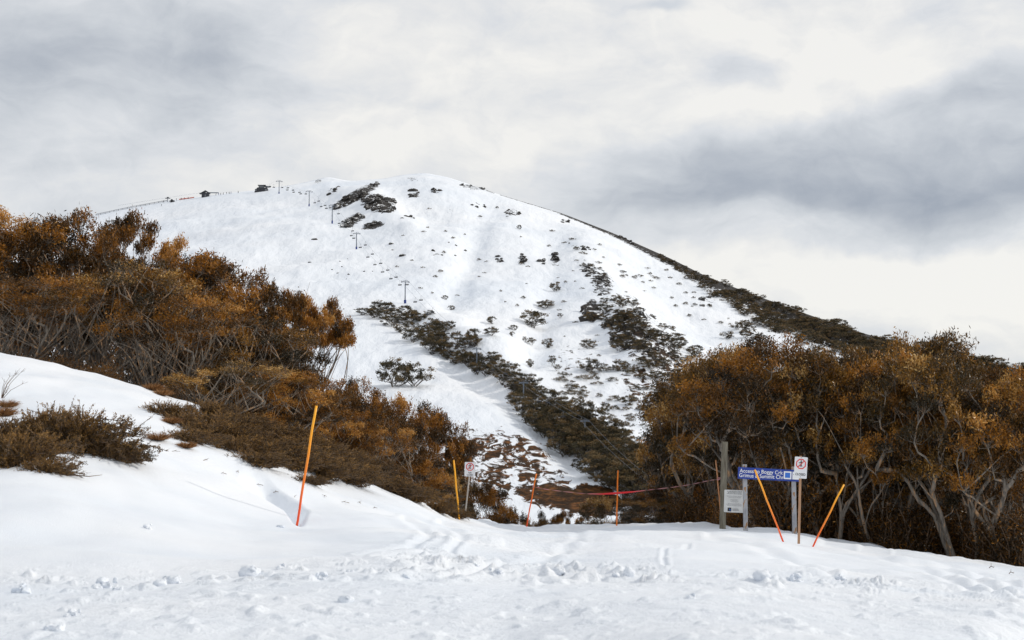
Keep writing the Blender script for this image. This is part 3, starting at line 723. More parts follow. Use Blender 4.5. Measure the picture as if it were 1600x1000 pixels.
def grass_mesh(seed, n=700):
    rnd = np.random.default_rng(seed); a = rnd.uniform(0, 6.28, n); r_ = rnd.uniform(0, .12, n)
    base_ = np.stack([np.cos(a)*r_, np.sin(a)*r_, np.zeros(n)], 1); d = np.stack([np.cos(a)*rnd.uniform(.1, 1.4, n), np.sin(a)*rnd.uniform(.1, 1.4, n), np.ones(n)*rnd.uniform(.3, 1, n)], 1)
    L_ = rnd.uniform(.15, .34, (n,1)); d /= np.linalg.norm(d, axis=1, keepdims=True)
    s = np.cross(d, rnd.normal(size=(n,3))); s /= np.linalg.norm(s, axis=1, keepdims=True); s *= .004
    mid = base_+d*L_*.6; tip = base_+d*L_+np.array([0, 0, -.12])*L_
    v = np.stack([base_-s, base_+s, mid+s, mid-s, tip+s*.2, tip-s*.2], 1).reshape(-1,3)
    k = np.arange(n)*6; q = np.concatenate([np.stack([k, k+1, k+2, k+3], 1), np.stack([k+3, k+2, k+4, k+5], 1)])
    return np_mesh('grass_tuft', v, q, [M['drygrass']], {'tint': np.repeat(rnd.uniform(0, 1, n), 6)})
GT = [grass_mesh(1), grass_mesh(2)]
for i, (px, py, s, lb) in enumerate([(68, 712, 1.5, 'orange dry grass tuft below the spiky foreground heath'), (82, 704, 1.2, 'small dry grass tuft beside the foreground heath stems'), (4, 650, 2.0, 'dry grass tuft at the left frame edge above the heath'), (12, 636, 1.6, 'topmost dry grass tuft at the left frame edge'),
        (268, 662, 1.6, 'dry grass tuft at the upper end of the heath band'), (247, 688, 1.7, 'dry grass tuft on the snow edge left of the heath band'), (292, 700, 1.4, 'dry grass tuft under the front edge of the heath band'), (240, 610, 2.0, 'dry grass tuft on the bank crest by the gum trunks'), (254, 618, 1.8, 'dry grass tuft just below the bank crest')]):
    o = link('grass_tuft', GT[i % 2]); o.location = near_pt(px, py); s *= .5; o.scale = (s, s, s*.8); tag(o, lb, 'grass tuft', 'dry grass tufts on the snow bank')
# dead stems at the left edge
mb = MB()
rs = random.Random(3)
p0 = near_pt(2, 622)
for k in range(9):
    ax = rs.uniform(-.1, .55); hz = rs.uniform(.1, .62)
    pts = [(0, 0, -.05), (ax*.35, rs.uniform(-.05, .05), hz*.5), (ax*.8, rs.uniform(-.1, .1), hz*.85), (ax, 0, hz)]
    mb.tube(pts, [.006, .005, .003, .002], 4)
    for j in range(2):
        e = (pts[2][0]+rs.uniform(-.06, .14), pts[2][1], pts[2][2]+rs.uniform(.02, .12)); mb.tube([pts[2], e], [.003, .0015], 4)
tag(mb.build('dead_stems', M['twig'], loc=p0), 'thin bare grey stems sticking out of the snow at the left edge', 'dead plant')
# fallen twigs
for k, (px, py, lb) in enumerate([(120, 748, 'bare twig lying on snow right of the lowest heath branches'), (1550, 889, 'tiny dark twig stub on the snow at the far right'), (1581, 898, 'dark speck of bark on the snow nearest the right edge')]):
    m_ = MB(); s = [.32, .05, .05][k]
    m_.tube([(-s, 0, .02), (-s*.2, .02, .05), (s*.5, -.02, .03), (s, .03, .05)], [.008, .008, .006, .003], 5); m_.tube([(-s*.2, .02, .05), (s*.3, .08, .1)], [.005, .002], 4)
    tag(m_.build('twig', M['twig'], loc=near_pt(px, py)), lb, 'twig')

for k in range(12):
    px = 250+k*31+random.uniform(-12, 12); py = float(np.interp(px, [225, 300, 400, 480, 560, 640], [682, 706, 745, 768, 776, 792]))+random.uniform(3, 16)
    m_ = MB(); q_ = random.uniform(.05, .13); a_ = random.uniform(0, 6.28); cx_, sx_ = math.cos(a_)*q_, math.sin(a_)*q_
    m_.tube([(-cx_, -sx_, .0), (0, .01, .02), (cx_, sx_, .01)], [.006, .005, .003], 4); m_.tube([(0, .01, .02), (sx_*.6, cx_*.6, .04)], [.004, .002], 4)
    tag(m_.build('twig', M['twig'], loc=near_pt(px, py)), 'small bare twig lying on the snow just below the brown heath band', 'twig', 'twigs scattered below the heath band')
# snow clumps
def clump_mesh(seed):
    bm = bmesh.new(); rs = random.Random(seed)
    for k in range(6):
        r_ = rs.uniform(.35, 1)*(1 if k == 0 else .55)
        o = Vector((0, 0, .3)) if k == 0 else Vector((rs.uniform(-.9, .9), rs.uniform(-.5, .5), rs.uniform(-.05, .9 if k < 3 else .2)))
        vs = bmesh.ops.create_icosphere(bm, subdivisions=3, radius=r_)['verts']
        for v in vs: v.co = Vector((v.co.x*rs.uniform(.98, 1.02), v.co.y, v.co.z*.85))+o
    from mathutils import noise
    for v in bm.verts:
        n = noise.noise_vector(v.co*2.2+Vector((seed, 0, 0))); v.co += n*.2+noise.noise_vector(v.co*5)*.13
    me = bpy.data.meshes.new('snow_clump'); bm.to_mesh(me); bm.free(); me.materials.append(M['snow'])
    for p in me.polygons: p.use_smooth = True
    return me
CL = [clump_mesh(s) for s in (1, 2, 3, 4)]
for i, (px, py, wpx, lb) in enumerate([(272, 912, 34, 'largest upright snow lump in the left foreground'), (250, 915, 20, 'low snow lump at the left foot of the largest lump'), (30, 926, 34, 'wide snow lump nearest the left frame edge'), (165, 918, 30, 'flat crumbly snow lump between the left edge and the largest lump'), (182, 922, 24, 'small grey snow lump beside the flat crumbly one'),
        (390, 898, 30, 'flat snow lump right of the largest lump'), (440, 888, 20, 'raised snow lump in the left half of the debris line'), (500, 905, 22, 'round snow lump at the middle of the debris line'), (545, 893, 14, 'small snow lump in the debris line below the tall pole'), (635, 902, 12, 'tiny snow lump before the tracks'), (745, 885, 14, 'pointed snow lump in the centre foreground'), (775, 896, 18, 'broken snow lump in the centre foreground'),
        (876, 892, 26, 'rounded snow lump below the leaning orange pole'), (983, 898, 16, 'narrow upright snow lump below the upright pole'), (962, 900, 18, 'low snow lump at the foot of the narrow upright one'), (232, 826, 14, 'snow lump alone on the smooth left bank'), (440, 824, 16, 'small snow lump just left of the tall pole base'), (1190, 902, 24, 'wide crumbled snow ridge in the right foreground'), (1310, 905, 20, 'low snow lump in the right foreground'), (115, 962, 20, 'pointed snow lump in the lower left corner area'), (80, 985, 44, 'large blurred snow mound at the bottom left'), (540, 940, 22, 'shallow snow lump low in the left centre'), (1080, 935, 22, 'crumbly snow lump low in the right centre'), (1240, 908, 24, 'snow lump at the right end of the crumbled ridge')]):
    p = near_pt(px, py); o = link('snow_clump', CL[i % 4]); s = wpx/F*p.y/2*1.15; o.scale = (s, s, s*(1.25 if i in (0, 13) else .85)); o.location = p-Vector((0, 0, s*.12)); o.rotation_euler = (0, 0, R(i*67)); 
    tag(o, lb, 'snow lump', 'snow lumps in the foreground')

# ------------------------------------------------------------------ poles, signs, tape
def pole(px0, py0, px1, py1, Y, dY, dia, mb_, mt_, label, ground=None, name='marker_pole', mat=None):
    a = Vector(P(px0, py0, Y)); b_ = Vector(P(px1, py1, Y+dY)); d = b_-a; h = d.length
    m = MB(); n = 12
    pts = [(0.004*math.sin(i*2.1), 0.004*math.cos(i*1.3), -.35+(h+.35)*i/n) for i in range(n+1)]; m.tube(pts, dia/2, 8)
    o = m.build(name, mat or pole_material('pole_plastic', mb_, mt_, h), loc=a, smooth=True)
    o.rotation_euler = d.to_track_quat('Z', 'Y').to_euler()
    tag(o, label, 'marker pole', 'slender marker poles'); return a, b_
pole(465, 813, 494, 634, 22, .1, .039, RED_O, YEL, 'tallest orange pole leaning right beside the hollow in the left bank')
pole(717, 806, 709, 719, 39, 0, .046, YEL, YEL, 'yellow pole leaning left next to the small run closed sign')
a3 = pole(823, 821, 838, 740, 46, 0, .042, RED_O, ORA, 'orange pole leaning right where the tape ends in the dip')
a4 = pole(963.5, 819, 965.5, 735, 47, 0, .048, ORA, ORA, 'upright orange pole holding the bright red tape')
a5 = pole(1126, 800, 1118.5, 719, 43, 0, .045, (.5, .2, .07), (.55, .26, .12), 'weathered brown orange stick just left of the wooden post')
pole(1225, 849, 1179.5, 734, 31, -.3, .039, RED_O, YEL, 'yellow pole leaning left across the blue sign')
pole(1268, 858, 1318.5, 757, 30, .2, .039, RED_O, YEL, 'yellow pole leaning right, rightmost of all poles')

# tape: a twisting ribbon, in one piece
tp = [(832, 760, 46), (850, 764, 46.2), (880, 768, 46.4), (915, 771.5, 46.7), (940, 772, 46.9), (964.5, 770.5, 46.96), (990, 768.5, 46.5), (1015, 765.5, 46), (1050, 761.5, 45), (1080, 757, 44.2), (1105, 751.5, 43.5), (1122, 748.5, 42.94)]
pp = np.array([P(a, b_, c) for a, b_, c in tp]); kk = np.linspace(0, len(tp)-1, 160)
pp = np.stack([np.interp(kk, np.arange(len(tp)), pp[:,i]) for i in range(3)], 1)
for _ in range(6): pp[1:-1] = (pp[:-2]+pp[1:-1]*2+pp[2:])/4
near4 = np.exp(-((pp[:,0]-float(P(964.5, 770, 46.9)[0]))/.75)**2)
ang = np.cumsum(np.where(near4 > .3, .02, .38))
wdt = .015+.018*near4
off = np.stack([np.zeros(160), np.sin(ang)*(1-near4), np.cos(ang)*(1-near4)*.8+near4], 1)*wdt[:,None]
fw = np.array([0, .004, 0])
V = np.concatenate([pp+off-fw, pp-off-fw, pp-off+fw, pp+off+fw]); i = np.arange(159); n_ = 160
Q = np.concatenate([np.stack([i+a*n_, i+1+a*n_, i+1+((a+1)%4)*n_, i+((a+1)%4)*n_], 1) for a in range(4)])
tm = link('barrier_tape', np_mesh('barrier_tape', V, Q, [M['tape']], {'tint': np.tile(np.clip(near4*1.4+.25*np.exp(-((pp[:,0]-pp[0,0])/.5)**2), 0, 1), 4)}))
tag(tm, 'faded red tape strung between the poles, bright red at the upright one', 'barrier tape')
m = MB()
for a in (-1, 1): m.tube([(0, 0, -.03), (.02*a, -.02, 0), (0, -.03, .03), (-.02*a, 0, .05)], .012, 5)
tag(m.build('tape_knot', M['tape'], loc=P(833, 761, 45.95)), 'knot of red tape tied round the pole in the dip', 'knot')
m = MB(); m.tube([(-.05, -.03, -.03), (.02, -.05, .0), (.06, -.02, .03), (-.04, 0, .04)], .02, 5)
tag(m.build('tape_knot', M['tape'], loc=P(1123, 748.5, 42.9)), 'knot of dark tape tied to the weathered stick', 'knot')

def text_mesh(body, size, mat, width=None, bold=0.0, depth=.002):
    cu = bpy.data.curves.new('lettering', 'FONT'); cu.body = body; cu.size = size; cu.align_x = 'LEFT'; cu.extrude = depth; cu.offset = bold; cu.space_character = 1.02
    o = bpy.data.objects.new('lettering_tmp', cu); col.objects.link(o); dg = bpy.context.evaluated_depsgraph_get()
    me = bpy.data.meshes.new_from_object(o.evaluated_get(dg)); bpy.data.objects.remove(o); me.materials.clear(); me.materials.append(mat)
    me.transform(Matrix.Rotation(R(90), 4, 'X'))
    if width:
        xs = [v.co.x for v in me.vertices]; k = width/(max(xs)-min(xs)); x0 = min(xs)
        for v in me.vertices: v.co.x = (v.co.x-x0)*k
    return me
def ngon_ring(n, r0_, r1_, cx, cz, y0, y1, bm, rot=0):
    def ring(r, y): return [bm.verts.new((cx+r*math.cos(2*math.pi*(k+.5)/n+rot), y, cz+r*math.sin(2*math.pi*(k+.5)/n+rot))) for k in range(n)]
    a, b_, c, d = ring(r0_, y0), ring(r1_, y0), ring(r1_, y1), ring(r0_, y1)
    for A, B in ((a, b_), (b_, c), (c, d), (d, a)):
        for k in range(n): bm.faces.new((A[k], A[(k+1)%n], B[(k+1)%n], B[k]))
def board(w, h, th=.006, r_=.02):
    pts = []
    for cx, cz, a0_ in ((w/2-r_, h/2-r_, 0), (-w/2+r_, h/2-r_, 90), (-w/2+r_, -h/2+r_, 180), (w/2-r_, -h/2+r_, 270)):
        for k in range(5): a = R(a0_+k*22.5); pts.append((cx+r_*math.cos(a), cz+r_*math.sin(a)))
    return pts
def figure(bm_, s, cx, cz, y0, y1, walking=True):
    """little pictogram person built of bars"""
    def bar(x0, z0, x1, z1, w):
        d = Vector((x1-x0, z1-z0)); n = Vector((-d.y, d.x)).normalized()*w/2
        o = [(x0+n.x, z0+n.y), (x1+n.x, z1+n.y), (x1-n.x, z1-n.y), (x0-n.x, z0-n.y)]
        bm_.prism([(cx+a*s, cz+b*s) for a, b in o], y0, y1)
    bm_.prism([(cx+(.0+.09*math.cos(k*.785))*s, cz+(.42+.09*math.sin(k*.785))*s) for k in range(8)], y0, y1)
    bar(0, .32, .02, .0, .15); bar(.02, .02, -.10, -.38, .09); bar(.02, .02, .14, -.38, .09); bar(0, .28, -.22, .10, .07); bar(0, .28, .22, .14, .07); bar(-.22, .10, -.3, .25, .06)
def closed_sign(root, w, h, rr_, lines):
    m = MB(); m.prism(board(w, h), -.003, .003); bd = m.build('sign_board', M['white'], root)
    m = MB(); ngon_ring(8, rr_, rr_*.80, 0, h*.17, -.006, -.004, m.bm)
    a = R(-45)  # slash from upper right to lower left
    d = Vector((math.cos(R(45)), math.sin(R(45)))); n = Vector((-d.y, d.x))*rr_*.075; e = d*rr_*.86
    m.prism([(e.x+n.x, h*.17+e.y+n.y), (-e.x+n.x, h*.17-e.y+n.y), (-e.x-n.x, h*.17-e.y-n.y), (e.x-n.x, h*.17+e.y-n.y)], -.0105, -.0085)
    m.build('prohibition_ring', M['red'], bd)
    m = MB(); figure(m, rr_*1.35, 0, h*.17, -.008, -.0065); m.build('pictogram', M['black'], bd)
    for s_, zc, ww, sz in lines:
        t_ = link('lettering', text_mesh(s_, sz, M['black'], ww, bold=sz*.012), bd, (-ww/2, -.005, zc))
    return bd
# small sign beside the yellow pole
a = Vector(P(726.5, 806, 40)); b_ = Vector(P(735.5, 722, 40)); e = empty('warning_sign', a); d = b_-a
e.rotation_euler = (0, math.atan2(d.x, d.z), 0)
MB().tube([(0, .02, -.3), (.003, .02, .5), (0, .02, d.length-.02)], .021, 8).build('post', M['grey_wood'], e, smooth=True)
r_ = empty('t', (0, 0, 0)); 
def tilt_child(parent, z, tilt, fn):
    """parts built on a board whose centre is at height z, rolled by tilt degrees, under parent"""
    bd = fn(parent); bd.location = (0, -.03 if False else 0, z); bd.rotation_euler = (0, R(tilt), 0); return bd
bpy.data.objects.remove(r_)
bd = closed_sign(e, .30, .40, .118, [('RUN', -.115, .085, .055), ('CLOSED', -.175, .17, .055)])
bd.location = (0, -.008, d.length-.20); bd.rotation_euler = (0, R(-5), 0)
tag(e, 'small white run closed sign on a grey stake by the yellow pole', 'sign')
# closed sign on the right
a = Vector(P(1248.3, 852, 31)); b_ = Vector(P(1251.5, 713, 31)); e = empty('warning_sign', a); d = b_-a
e.rotation_euler = (0, math.atan2(d.x, d.z), 0)
MB().box((0, .025, d.length/2-.15), (.05, .035, d.length+.32)).build('post', M['pale_wood'], e, bevel=.003)
bd = closed_sign(e, .285, .465, .118, [('CLOSED', -.168, .225, .07)])
bd.location = (0, -.006, d.length-.245); bd.rotation_euler = (0, R(2.0), R(6))
MB().box((0, -.0055, .215), (.012, .004, .012)).box((0, -.0055, -.2), (.012, .004, .012)).build('bolt', M['dark'], bd)
tag(e, 'white closed sign with red octagon on a pale wooden stake', 'sign')
# blue direction sign on two steel posts
Yb = 38.0
a = Vector(P(1165, 822, Yb)); e = empty('direction_sign', a)
q = Vector(P(1241.5, 830, Yb))
for k, (bpx, bpy_, tpx, tpy) in enumerate([(1165, 822, 1165.5, 725.5), (1241.5, 830, 1242, 729)]):
    b0_ = Vector(P(bpx, bpy_, Yb+.06))-a; b1_ = Vector(P(tpx, tpy, Yb+.06))-a
    mm = MB(); mm.box((0, 0, (b1_.z-b0_.z)/2-.15), (.115, .07, b1_.z-b0_.z+.3)); mm.build('post', M['galv'], e, loc=b0_, bevel=.006)
c0 = Vector(P(1153, 741, Yb))-a; c1 = Vector(P(1249, 741, Yb))-a
Wb = c1.x-c0.x; Hb = .305
m = MB(); m.prism([(0, -Hb/2), (Wb, -Hb/2), (Wb, Hb/2), (0, Hb/2)], -.02, 0)
p_ul = P(1153, 730.5, Yb); p_ur = P(1249, 735.5, Yb); slope = math.atan2(p_ul[2]-p_ur[2], Wb)
bb_ = m.build('sign_board', M['signblue'], e)
bb_.location = (c0.x, c0.y-.0, float(P(1153, 738.7, Yb)[2])-a.z); bb_.rotation_euler = (0, slope, 0)
k = Yb/F
link('lettering', text_mesh('Access to Boggy Crk', .142, M['white_text'], 67*k, bold=.0010), bb_, (2.5*k, -.0235, .014))
link('lettering', text_mesh('Grimus & Summit Chr', .142, M['white_text'], 69*k, bold=.0010), bb_, (2.0*k, -.0235, -.105))
def sq(x0, x1, z0, z1, y0, y1, mat, name, par): m = MB(); m.prism([(x0, z0), (x1, z0), (x1, z1), (x0, z1)], y0, y1); return m.build(name, mat, par)
sq(71*k, 83*k, -.10, .105, -.0245, -.0215, M['white_text'], 'symbol_frame', bb_)
sq(73*k, 81*k, -.065, .07, -.0275, -.0255, M['lightblue'], 'symbol', bb_)
sq(84.5*k, 94.5*k, -.10, .105, -.0245, -.0215, M['white_text'], 'symbol_frame', bb_)
m = MB(); figure(m, .15, 88.5*k, 0, -.0275, -.0255); m.build('pictogram', M['black'], bb_)
tag(e, 'blue direction sign with white lettering on two rusty grey steel posts', 'sign')
# wooden post and notice
a = Vector(P(1129, 824, 38.6)); e = empty('notice_post', a); b_ = Vector(P(1132.5, 690, 38.6)); d = b_-a
e.rotation_euler = (0, math.atan2(d.x, d.z), 0)
mm = MB(); mm.box((0, 0, d.length/2-.15), (.155, .14, d.length+.3)); mm.build('post', M['weathered'], e, bevel=.012)
m = MB(); m.prism(board(.54, .60, r_=.025), -.012, 0); nb = m.build('notice_board', M['notice'], e)
nb.location = (.28, -.075, (824-783)/F*38.6); nb.rotation_euler = (0, R(.3), 0)
m = MB(); rs = random.Random(5)
zz_ = .262
for ln in [(.40, .02), (.36, .02), (.40, .02), (0, .02), (.40, .008), (.38, .008), (.30, .008), (0, .01), (.14, .008), (.20, .008), (.12, .008), (.22, .008), (.16, .008), (0, .01), (.34, .008), (.40, .008), (.42, .008), (.38, .008)]:
    if ln[0]:
        x_ = -ln[0]/2
        while x_ < ln[0]/2:
            w_1 = rs.uniform(.012, .04); m.box((x_+w_1/2, -.014, zz_), (w_1, .001, ln[1]*.75)); x_ += w_1+.01
    zz_ -= ln[1]+.0115
for j in range(4): m.box((.03+.02*rs.random(), -.014, -.2-j*.017), (.17, .001, .006))
m.build('small_print', M['print'], nb)
m = MB(); m.box((-.12, -.014, -.225), (.10, .001, .10)); lg = m.build('emblem', M['black'], nb)
m = MB(); m.prism([(-.13, -.20), (-.10, -.215), (-.085, -.25), (-.105, -.255)], -.0165, -.0155); m.build('emblem_mark', M['lightblue'], lg)
tag(e, 'tall weathered wooden post carrying a white printed notice', 'post')

# ------------------------------------------------------------------ far trees, shrubs and rocks
def far_tree(seed, H=5., Rr=2.6, leaves=1500, ncl=14, base=.35, stems=3, leaf=.36, sticks=True):
    (tv, tq), (v, q, ti) = make_tree(seed, H=H, Rr=Rr, stems=stems, nclump=ncl, leaves=leaves, leaf=leaf, base=base, clump_r=.85, shell=.45, flat=.8, r0=.04, wob=.2)
    V = np.concatenate([tv, v]); Q = np.concatenate([tq, q+len(tv)])
    return np_mesh('far_tree', V, Q, [M['bark_far'], M['leaf_far']], {'tint': np.concatenate([np.zeros(len(tv)), ti])}, matidx=np.concatenate([np.zeros(len(tq)), np.ones(len(q))]))
FT = [far_tree(61, base=.16, ncl=20, leaves=2300), far_tree(62, stems=4, ncl=22, leaves=2500, base=.12), far_tree(63, ncl=16, leaves=1900, base=.24), far_tree(64, base=.08, ncl=22, leaves=2600), far_tree(65, Rr=3.0, base=.18, ncl=24, leaves=2600)]
LOW = [far_tree(66, H=2.4, Rr=2.2, base=.02, ncl=12, leaves=1300, leaf=.3), far_tree(67, H=2.0, Rr=2.6, base=.02, ncl=12, leaves=1300, leaf=.3)]
def rock_mesh(seed):
    from mathutils import noise
    bm = bmesh.new(); bmesh.ops.create_icosphere(bm, subdivisions=3, radius=1)
    for v in bm.verts:
        n = noise.noise(v.co*1.1+Vector((seed*3.1, 0, 0)))*.55+noise.noise(v.co*2.7+Vector((0, seed, 0)))*.32+noise.noise(v.co*6)*.14
        n += .35*abs(noise.noise(v.co*3.7+Vector((0, 0, seed))))
        v.co *= 1+n; v.co.z *= .7
        v.co.x = round(v.co.x*5)/5*.5+v.co.x*.5
    me = bpy.data.meshes.new('rock'); bm.to_mesh(me); bm.free(); me.materials.append(M['rock']); return me
RK = [rock_mesh(s) for s in (1, 2, 3, 4, 5)]
def put(me_, name, px, py, hpx, wpx, nat_h, nat_w, label, cat, group, sink=.1):
    p = mt_hit(px, py); k = p.y/F; o = link(name, me_)
    sz = hpx*k/nat_h; sx = wpx*k/nat_w
    p.z -= sink*sz*nat_h
    o.location = p; o.scale = (sx, sx, sz); o.rotation_euler = (0, 0, random.uniform(0, 6.28)); tag(o, label, cat, group); return o
def ft(px, py, h, w, label, group, low=False, i=None):
    T = LOW if low else FT
    return put(T[random.randrange(len(T)) if i is None else i], 'snow_gum' if not low else 'alpine_shrub', px, py, h, w, 2.2 if low else 5., 4.8 if low else 5.6, label, 'shrub' if low else 'tree', group)
def scatter(poly, n, mind):
    poly = np.array(poly, float); lo, hi = poly.min(0), poly.max(0); out = []; tr = 0
    while len(out) < n and tr < n*60:
        tr += 1; p = lo+(hi-lo)*np.array([random.random(), random.random()]); c = False; j = len(poly)-1
        for i in range(len(poly)):
            xi, yi = poly[i]; xj, yj = poly[j]
            if (yi > p[1]) != (yj > p[1]) and p[0] < (xj-xi)*(p[1]-yi)/(yj-yi)+xi: c = not c
            j = i
        if c and all(math.hypot(p[0]-q[0], (p[1]-q[1])*1.6) > mind for q in out): out.append(p)
    return sorted(out, key=lambda q: q[1])
BELT = [(575,488),(600,478),(650,492),(720,530),(790,575),(850,618),(930,660),(1000,705),(1045,735),(1040,790),(960,765),(910,735),(860,690),(812,645),(800,612),(770,590),(700,565),(640,528),(600,500)]
for p in scatter(BELT, 140, 11.5):
    s = np.interp(p[1], [480, 560, 650, 780], [19, 26, 32, 42])*random.uniform(.8, 1.15)
    ft(p[0], p[1]+4, s, s*random.uniform(1.15, 1.5), 'dark olive snow gum packed in the long diagonal belt across the mountain', 'snow gums of the long diagonal belt')
for (px, py, h, w, i, lb) in [(572,492,13,34,3,'spreading dark gum at the upper left tip of the diagonal belt'), (618,604,52,60,1,'left half of the lone clump on the piste left of the belt'), (646,604,44,52,4,'right half of the lone clump on the piste left of the belt'),
        (868,455,20,19,0,'small upright gum alone high above the rock face'), (851,482,16,32,4,'flat spreading gum just above the large lone gum'), (832,512,34,46,1,'large lone gum in the middle of the open snowfield'), (875,497,9,10,2,'tiny gum right of the large lone gum'),
        (920,545,18,29,1,'rounded gum below the dark rock face'), (855,544,22,19,0,'bare stemmed gum below the large lone gum'), (830,539,14,17,2,'small gum left of the bare stemmed one'), (696,468,8,10,3,'tiny round bush high on the open piste'), (705,484,9,13,3,'second tiny round bush below the first on the open piste'),
        (672,492,9,16,4,'small bush just above the belt'), (768,506,14,16,3,'small round gum right of the belt top'), (767,524,16,26,4,'flat topped gum right of the belt top'), (830,574,18,14,0,'slim gum low on the open snow'), (863,572,20,16,2,'slim gum beside the low pair'), (871,580,13,12,2,'smaller gum of the low pair'),
        (922,582,26,34,4,'airy wide gum between the belt and the rocky rib'), (969,580,22,26,1,'airy gum at the foot of the rocky rib'), (803,516,10,14,3,'little bush left of the large lone gum'), (800,526,9,9,3,'tiny bush below the little one'), (820,534,11,9,2,'thin little gum above the slim pair'), (812,358,8,8,3,'lone dot of a bush high under the summit'),
        (982,632,18,28,4,'wide gum on the lower right snow'), (907,632,14,12,3,'round small gum beside the belt edge'), (946,645,20,18,1,'gum above the lower end of the belt'), (1020,530,20,30,1,'broad gum on the rocky rib'), (1000,490,12,18,3,'gum perched at the right of the rocky rib'), (740,530,20,24,3,'round gum on the upper fringe of the belt'), (700,516,18,26,1,'wide gum on the upper fringe of the belt')]:
    ft(px, py, h, w, lb, 'lone snow gums on the snowfield', i=i)
# trees on the spur
for p in scatter([(925,460),(1000,462),(1020,500),(1080,530),(1100,560),(1060,610),(1010,600),(980,560),(950,530),(925,500)], 62, 9):
    s = random.uniform(10, 20); ft(p[0], p[1]+3, s, s*random.uniform(1.1, 1.7), 'small dark gum among the boulders of the rocky rib right of centre', 'gums on the rocky rib')
for p in scatter([(860,590),(1000,560),(1060,600),(1080,700),(1010,710),(950,655),(880,620)], 70, 10):
    s = random.uniform(5, 11); ft(p[0], p[1], s, s*random.uniform(1.8, 3.2), 'low dark heath bush on the snowy slope right of the belt', 'heath bushes right of the belt', low=True)
for p in scatter([(1130,520),(1180,500),(1210,515),(1190,530),(1140,535)], 9, 10):
    s = random.uniform(12, 18); ft(p[0], p[1]+3, s, s*1.5, 'small gum in the cluster just above the right thicket', 'gums just above the right thicket')
for p in scatter([(640,300),(780,310),(960,390),(1120,450),(1180,500),(1080,520),(940,560),(860,560),(820,480),(680,480),(600,400)], 75, 12):
    s = random.uniform(2, 4.2); ft(p[0], p[1], s, s*random.uniform(1.6, 2.6), 'tiny dark speck of scrub poking through the upper snowfield', 'specks of scrub on the upper snowfield', low=True)
for p in scatter([(860,360),(1000,420),(1120,470),(1100,500),(1000,450),(900,420)], 30, 12):
    s = random.uniform(3, 6); ft(p[0], p[1], s, s*random.uniform(1.6, 2.6), 'small dark scrub patch below the right ridge', 'scrub patches below the right ridge', low=True)
# right ridge
rv, rq, rt, rm_ = [], [], [], []; voff = 0
def stash(px, py, h, w):
    global voff
    me_ = random.choice(FT); p = mt_hit(px, py); k_ = p.y/F; n = len(me_.vertices); c = np.empty(n*3, np.float32); me_.vertices.foreach_get('co', c); c = c.reshape(-1,3)
    q = np.empty(len(me_.loops), np.int32); me_.loops.foreach_get('vertex_index', q); q = q.reshape(-1,4); t_ = np.empty(n, np.float32); me_.attributes['tint'].data.foreach_get('value', t_)
    mi = np.empty(len(q), np.int32); me_.polygons.foreach_get('material_index', mi); a = random.uniform(0, 6.28)
    x_, y_ = c[:,0]*math.cos(a)-c[:,1]*math.sin(a), c[:,0]*math.sin(a)+c[:,1]*math.cos(a); sx_ = w*k_/5.6; sz_ = h*k_/5
    rv.append(np.stack([x_*sx_+p.x, y_*sx_+p.y, c[:,2]*sz_+p.z-.1*sz_*5], 1)); rq.append(q+voff); rt.append(np.clip(t_+random.uniform(-.1, .1), 0, 1)); rm_.append(mi); voff += n
for px in np.arange(1030, 1640, 5.0):
    for r in range(2 if px < 1130 else 3):
        wd_ = float(np.interp(px, [1030, 1100, 1200, 1350, 1600], [9, 26, 44, 56, 80])); py = float(mc_py(px))+random.uniform(1.5, wd_)
        s = float(np.interp(px, [1030, 1150, 1350, 1600], [6, 12, 19, 23]))*random.uniform(.75, 1.15)
        stash(px+random.uniform(-4, 4), py+2, s, s*random.uniform(1.2, 1.7))
tag(link('ridge_scrub', np_mesh('ridge_scrub', np.concatenate(rv), np.concatenate(rq), [M['bark_far'], M['leaf_far']], {'tint': np.concatenate(rt)}, matidx=np.concatenate(rm_))), 'dark wood running down the right hand ridge', 'woodland', kind='stuff')
# rocks
CLU = [(590,318,27,13,10,34,8,'spur below the summit saddle'), (556,307,42,7,-28,26,7,'narrow slanting rib left of the summit'), (550,345,23,7,-25,16,6,'lower left end of the summit spur'), (583,352,16,3,-10,8,7,'ledge under the summit spur'), (520,298,11,5,-30,6,4,'small outcrop by the lift line'),
       (646,304,8,5,0,6,6,'outcrop just below the summit dome'), (681,298,7,4,0,5,5,'outcrop right of the summit dome'), (735,293,22,3,6,8,4,'ridge line right of the summit'), (801,332,14,5,5,7,5,'outcrop halfway along the upper ridge'), (745,321,15,4,-5,5,4,'faint outcrop beneath the ridge'),
       (816,406,8,8,0,6,6,'middle outcrop on the upper snowfield'), (868,407,7,10,0,7,6,'right outcrop on the upper snowfield'), (780,407,5,7,0,4,5,'left outcrop on the upper snowfield'), (845,410,9,3,0,4,5,'flat outcrop on the upper snowfield'), (925,426,24,10,38,14,6,'top of the rocky rib'), (940,450,12,12,0,8,6,'upper rocky rib'),
       (990,520,42,32,35,44,8,'body of the rocky rib'), (1040,565,30,22,20,16,7,'foot of the rocky rib'), (1104,472,14,8,0,7,5,'outcrop below the right ridge'), (640,340,14,3,0,4,4,'low stones under the summit dome'), (884,346,7,3,0,4,4,'stones near the upper ridge'), (975,372,18,3,32,8,5,'stones along the upper ridge edge'),
       (540,415,50,22,0,8,2.4,'open piste beside the lift'), (700,390,40,14,0,6,3,'open snow below the summit'), (900,385,30,6,12,6,4,'band of stones below the ridge')]
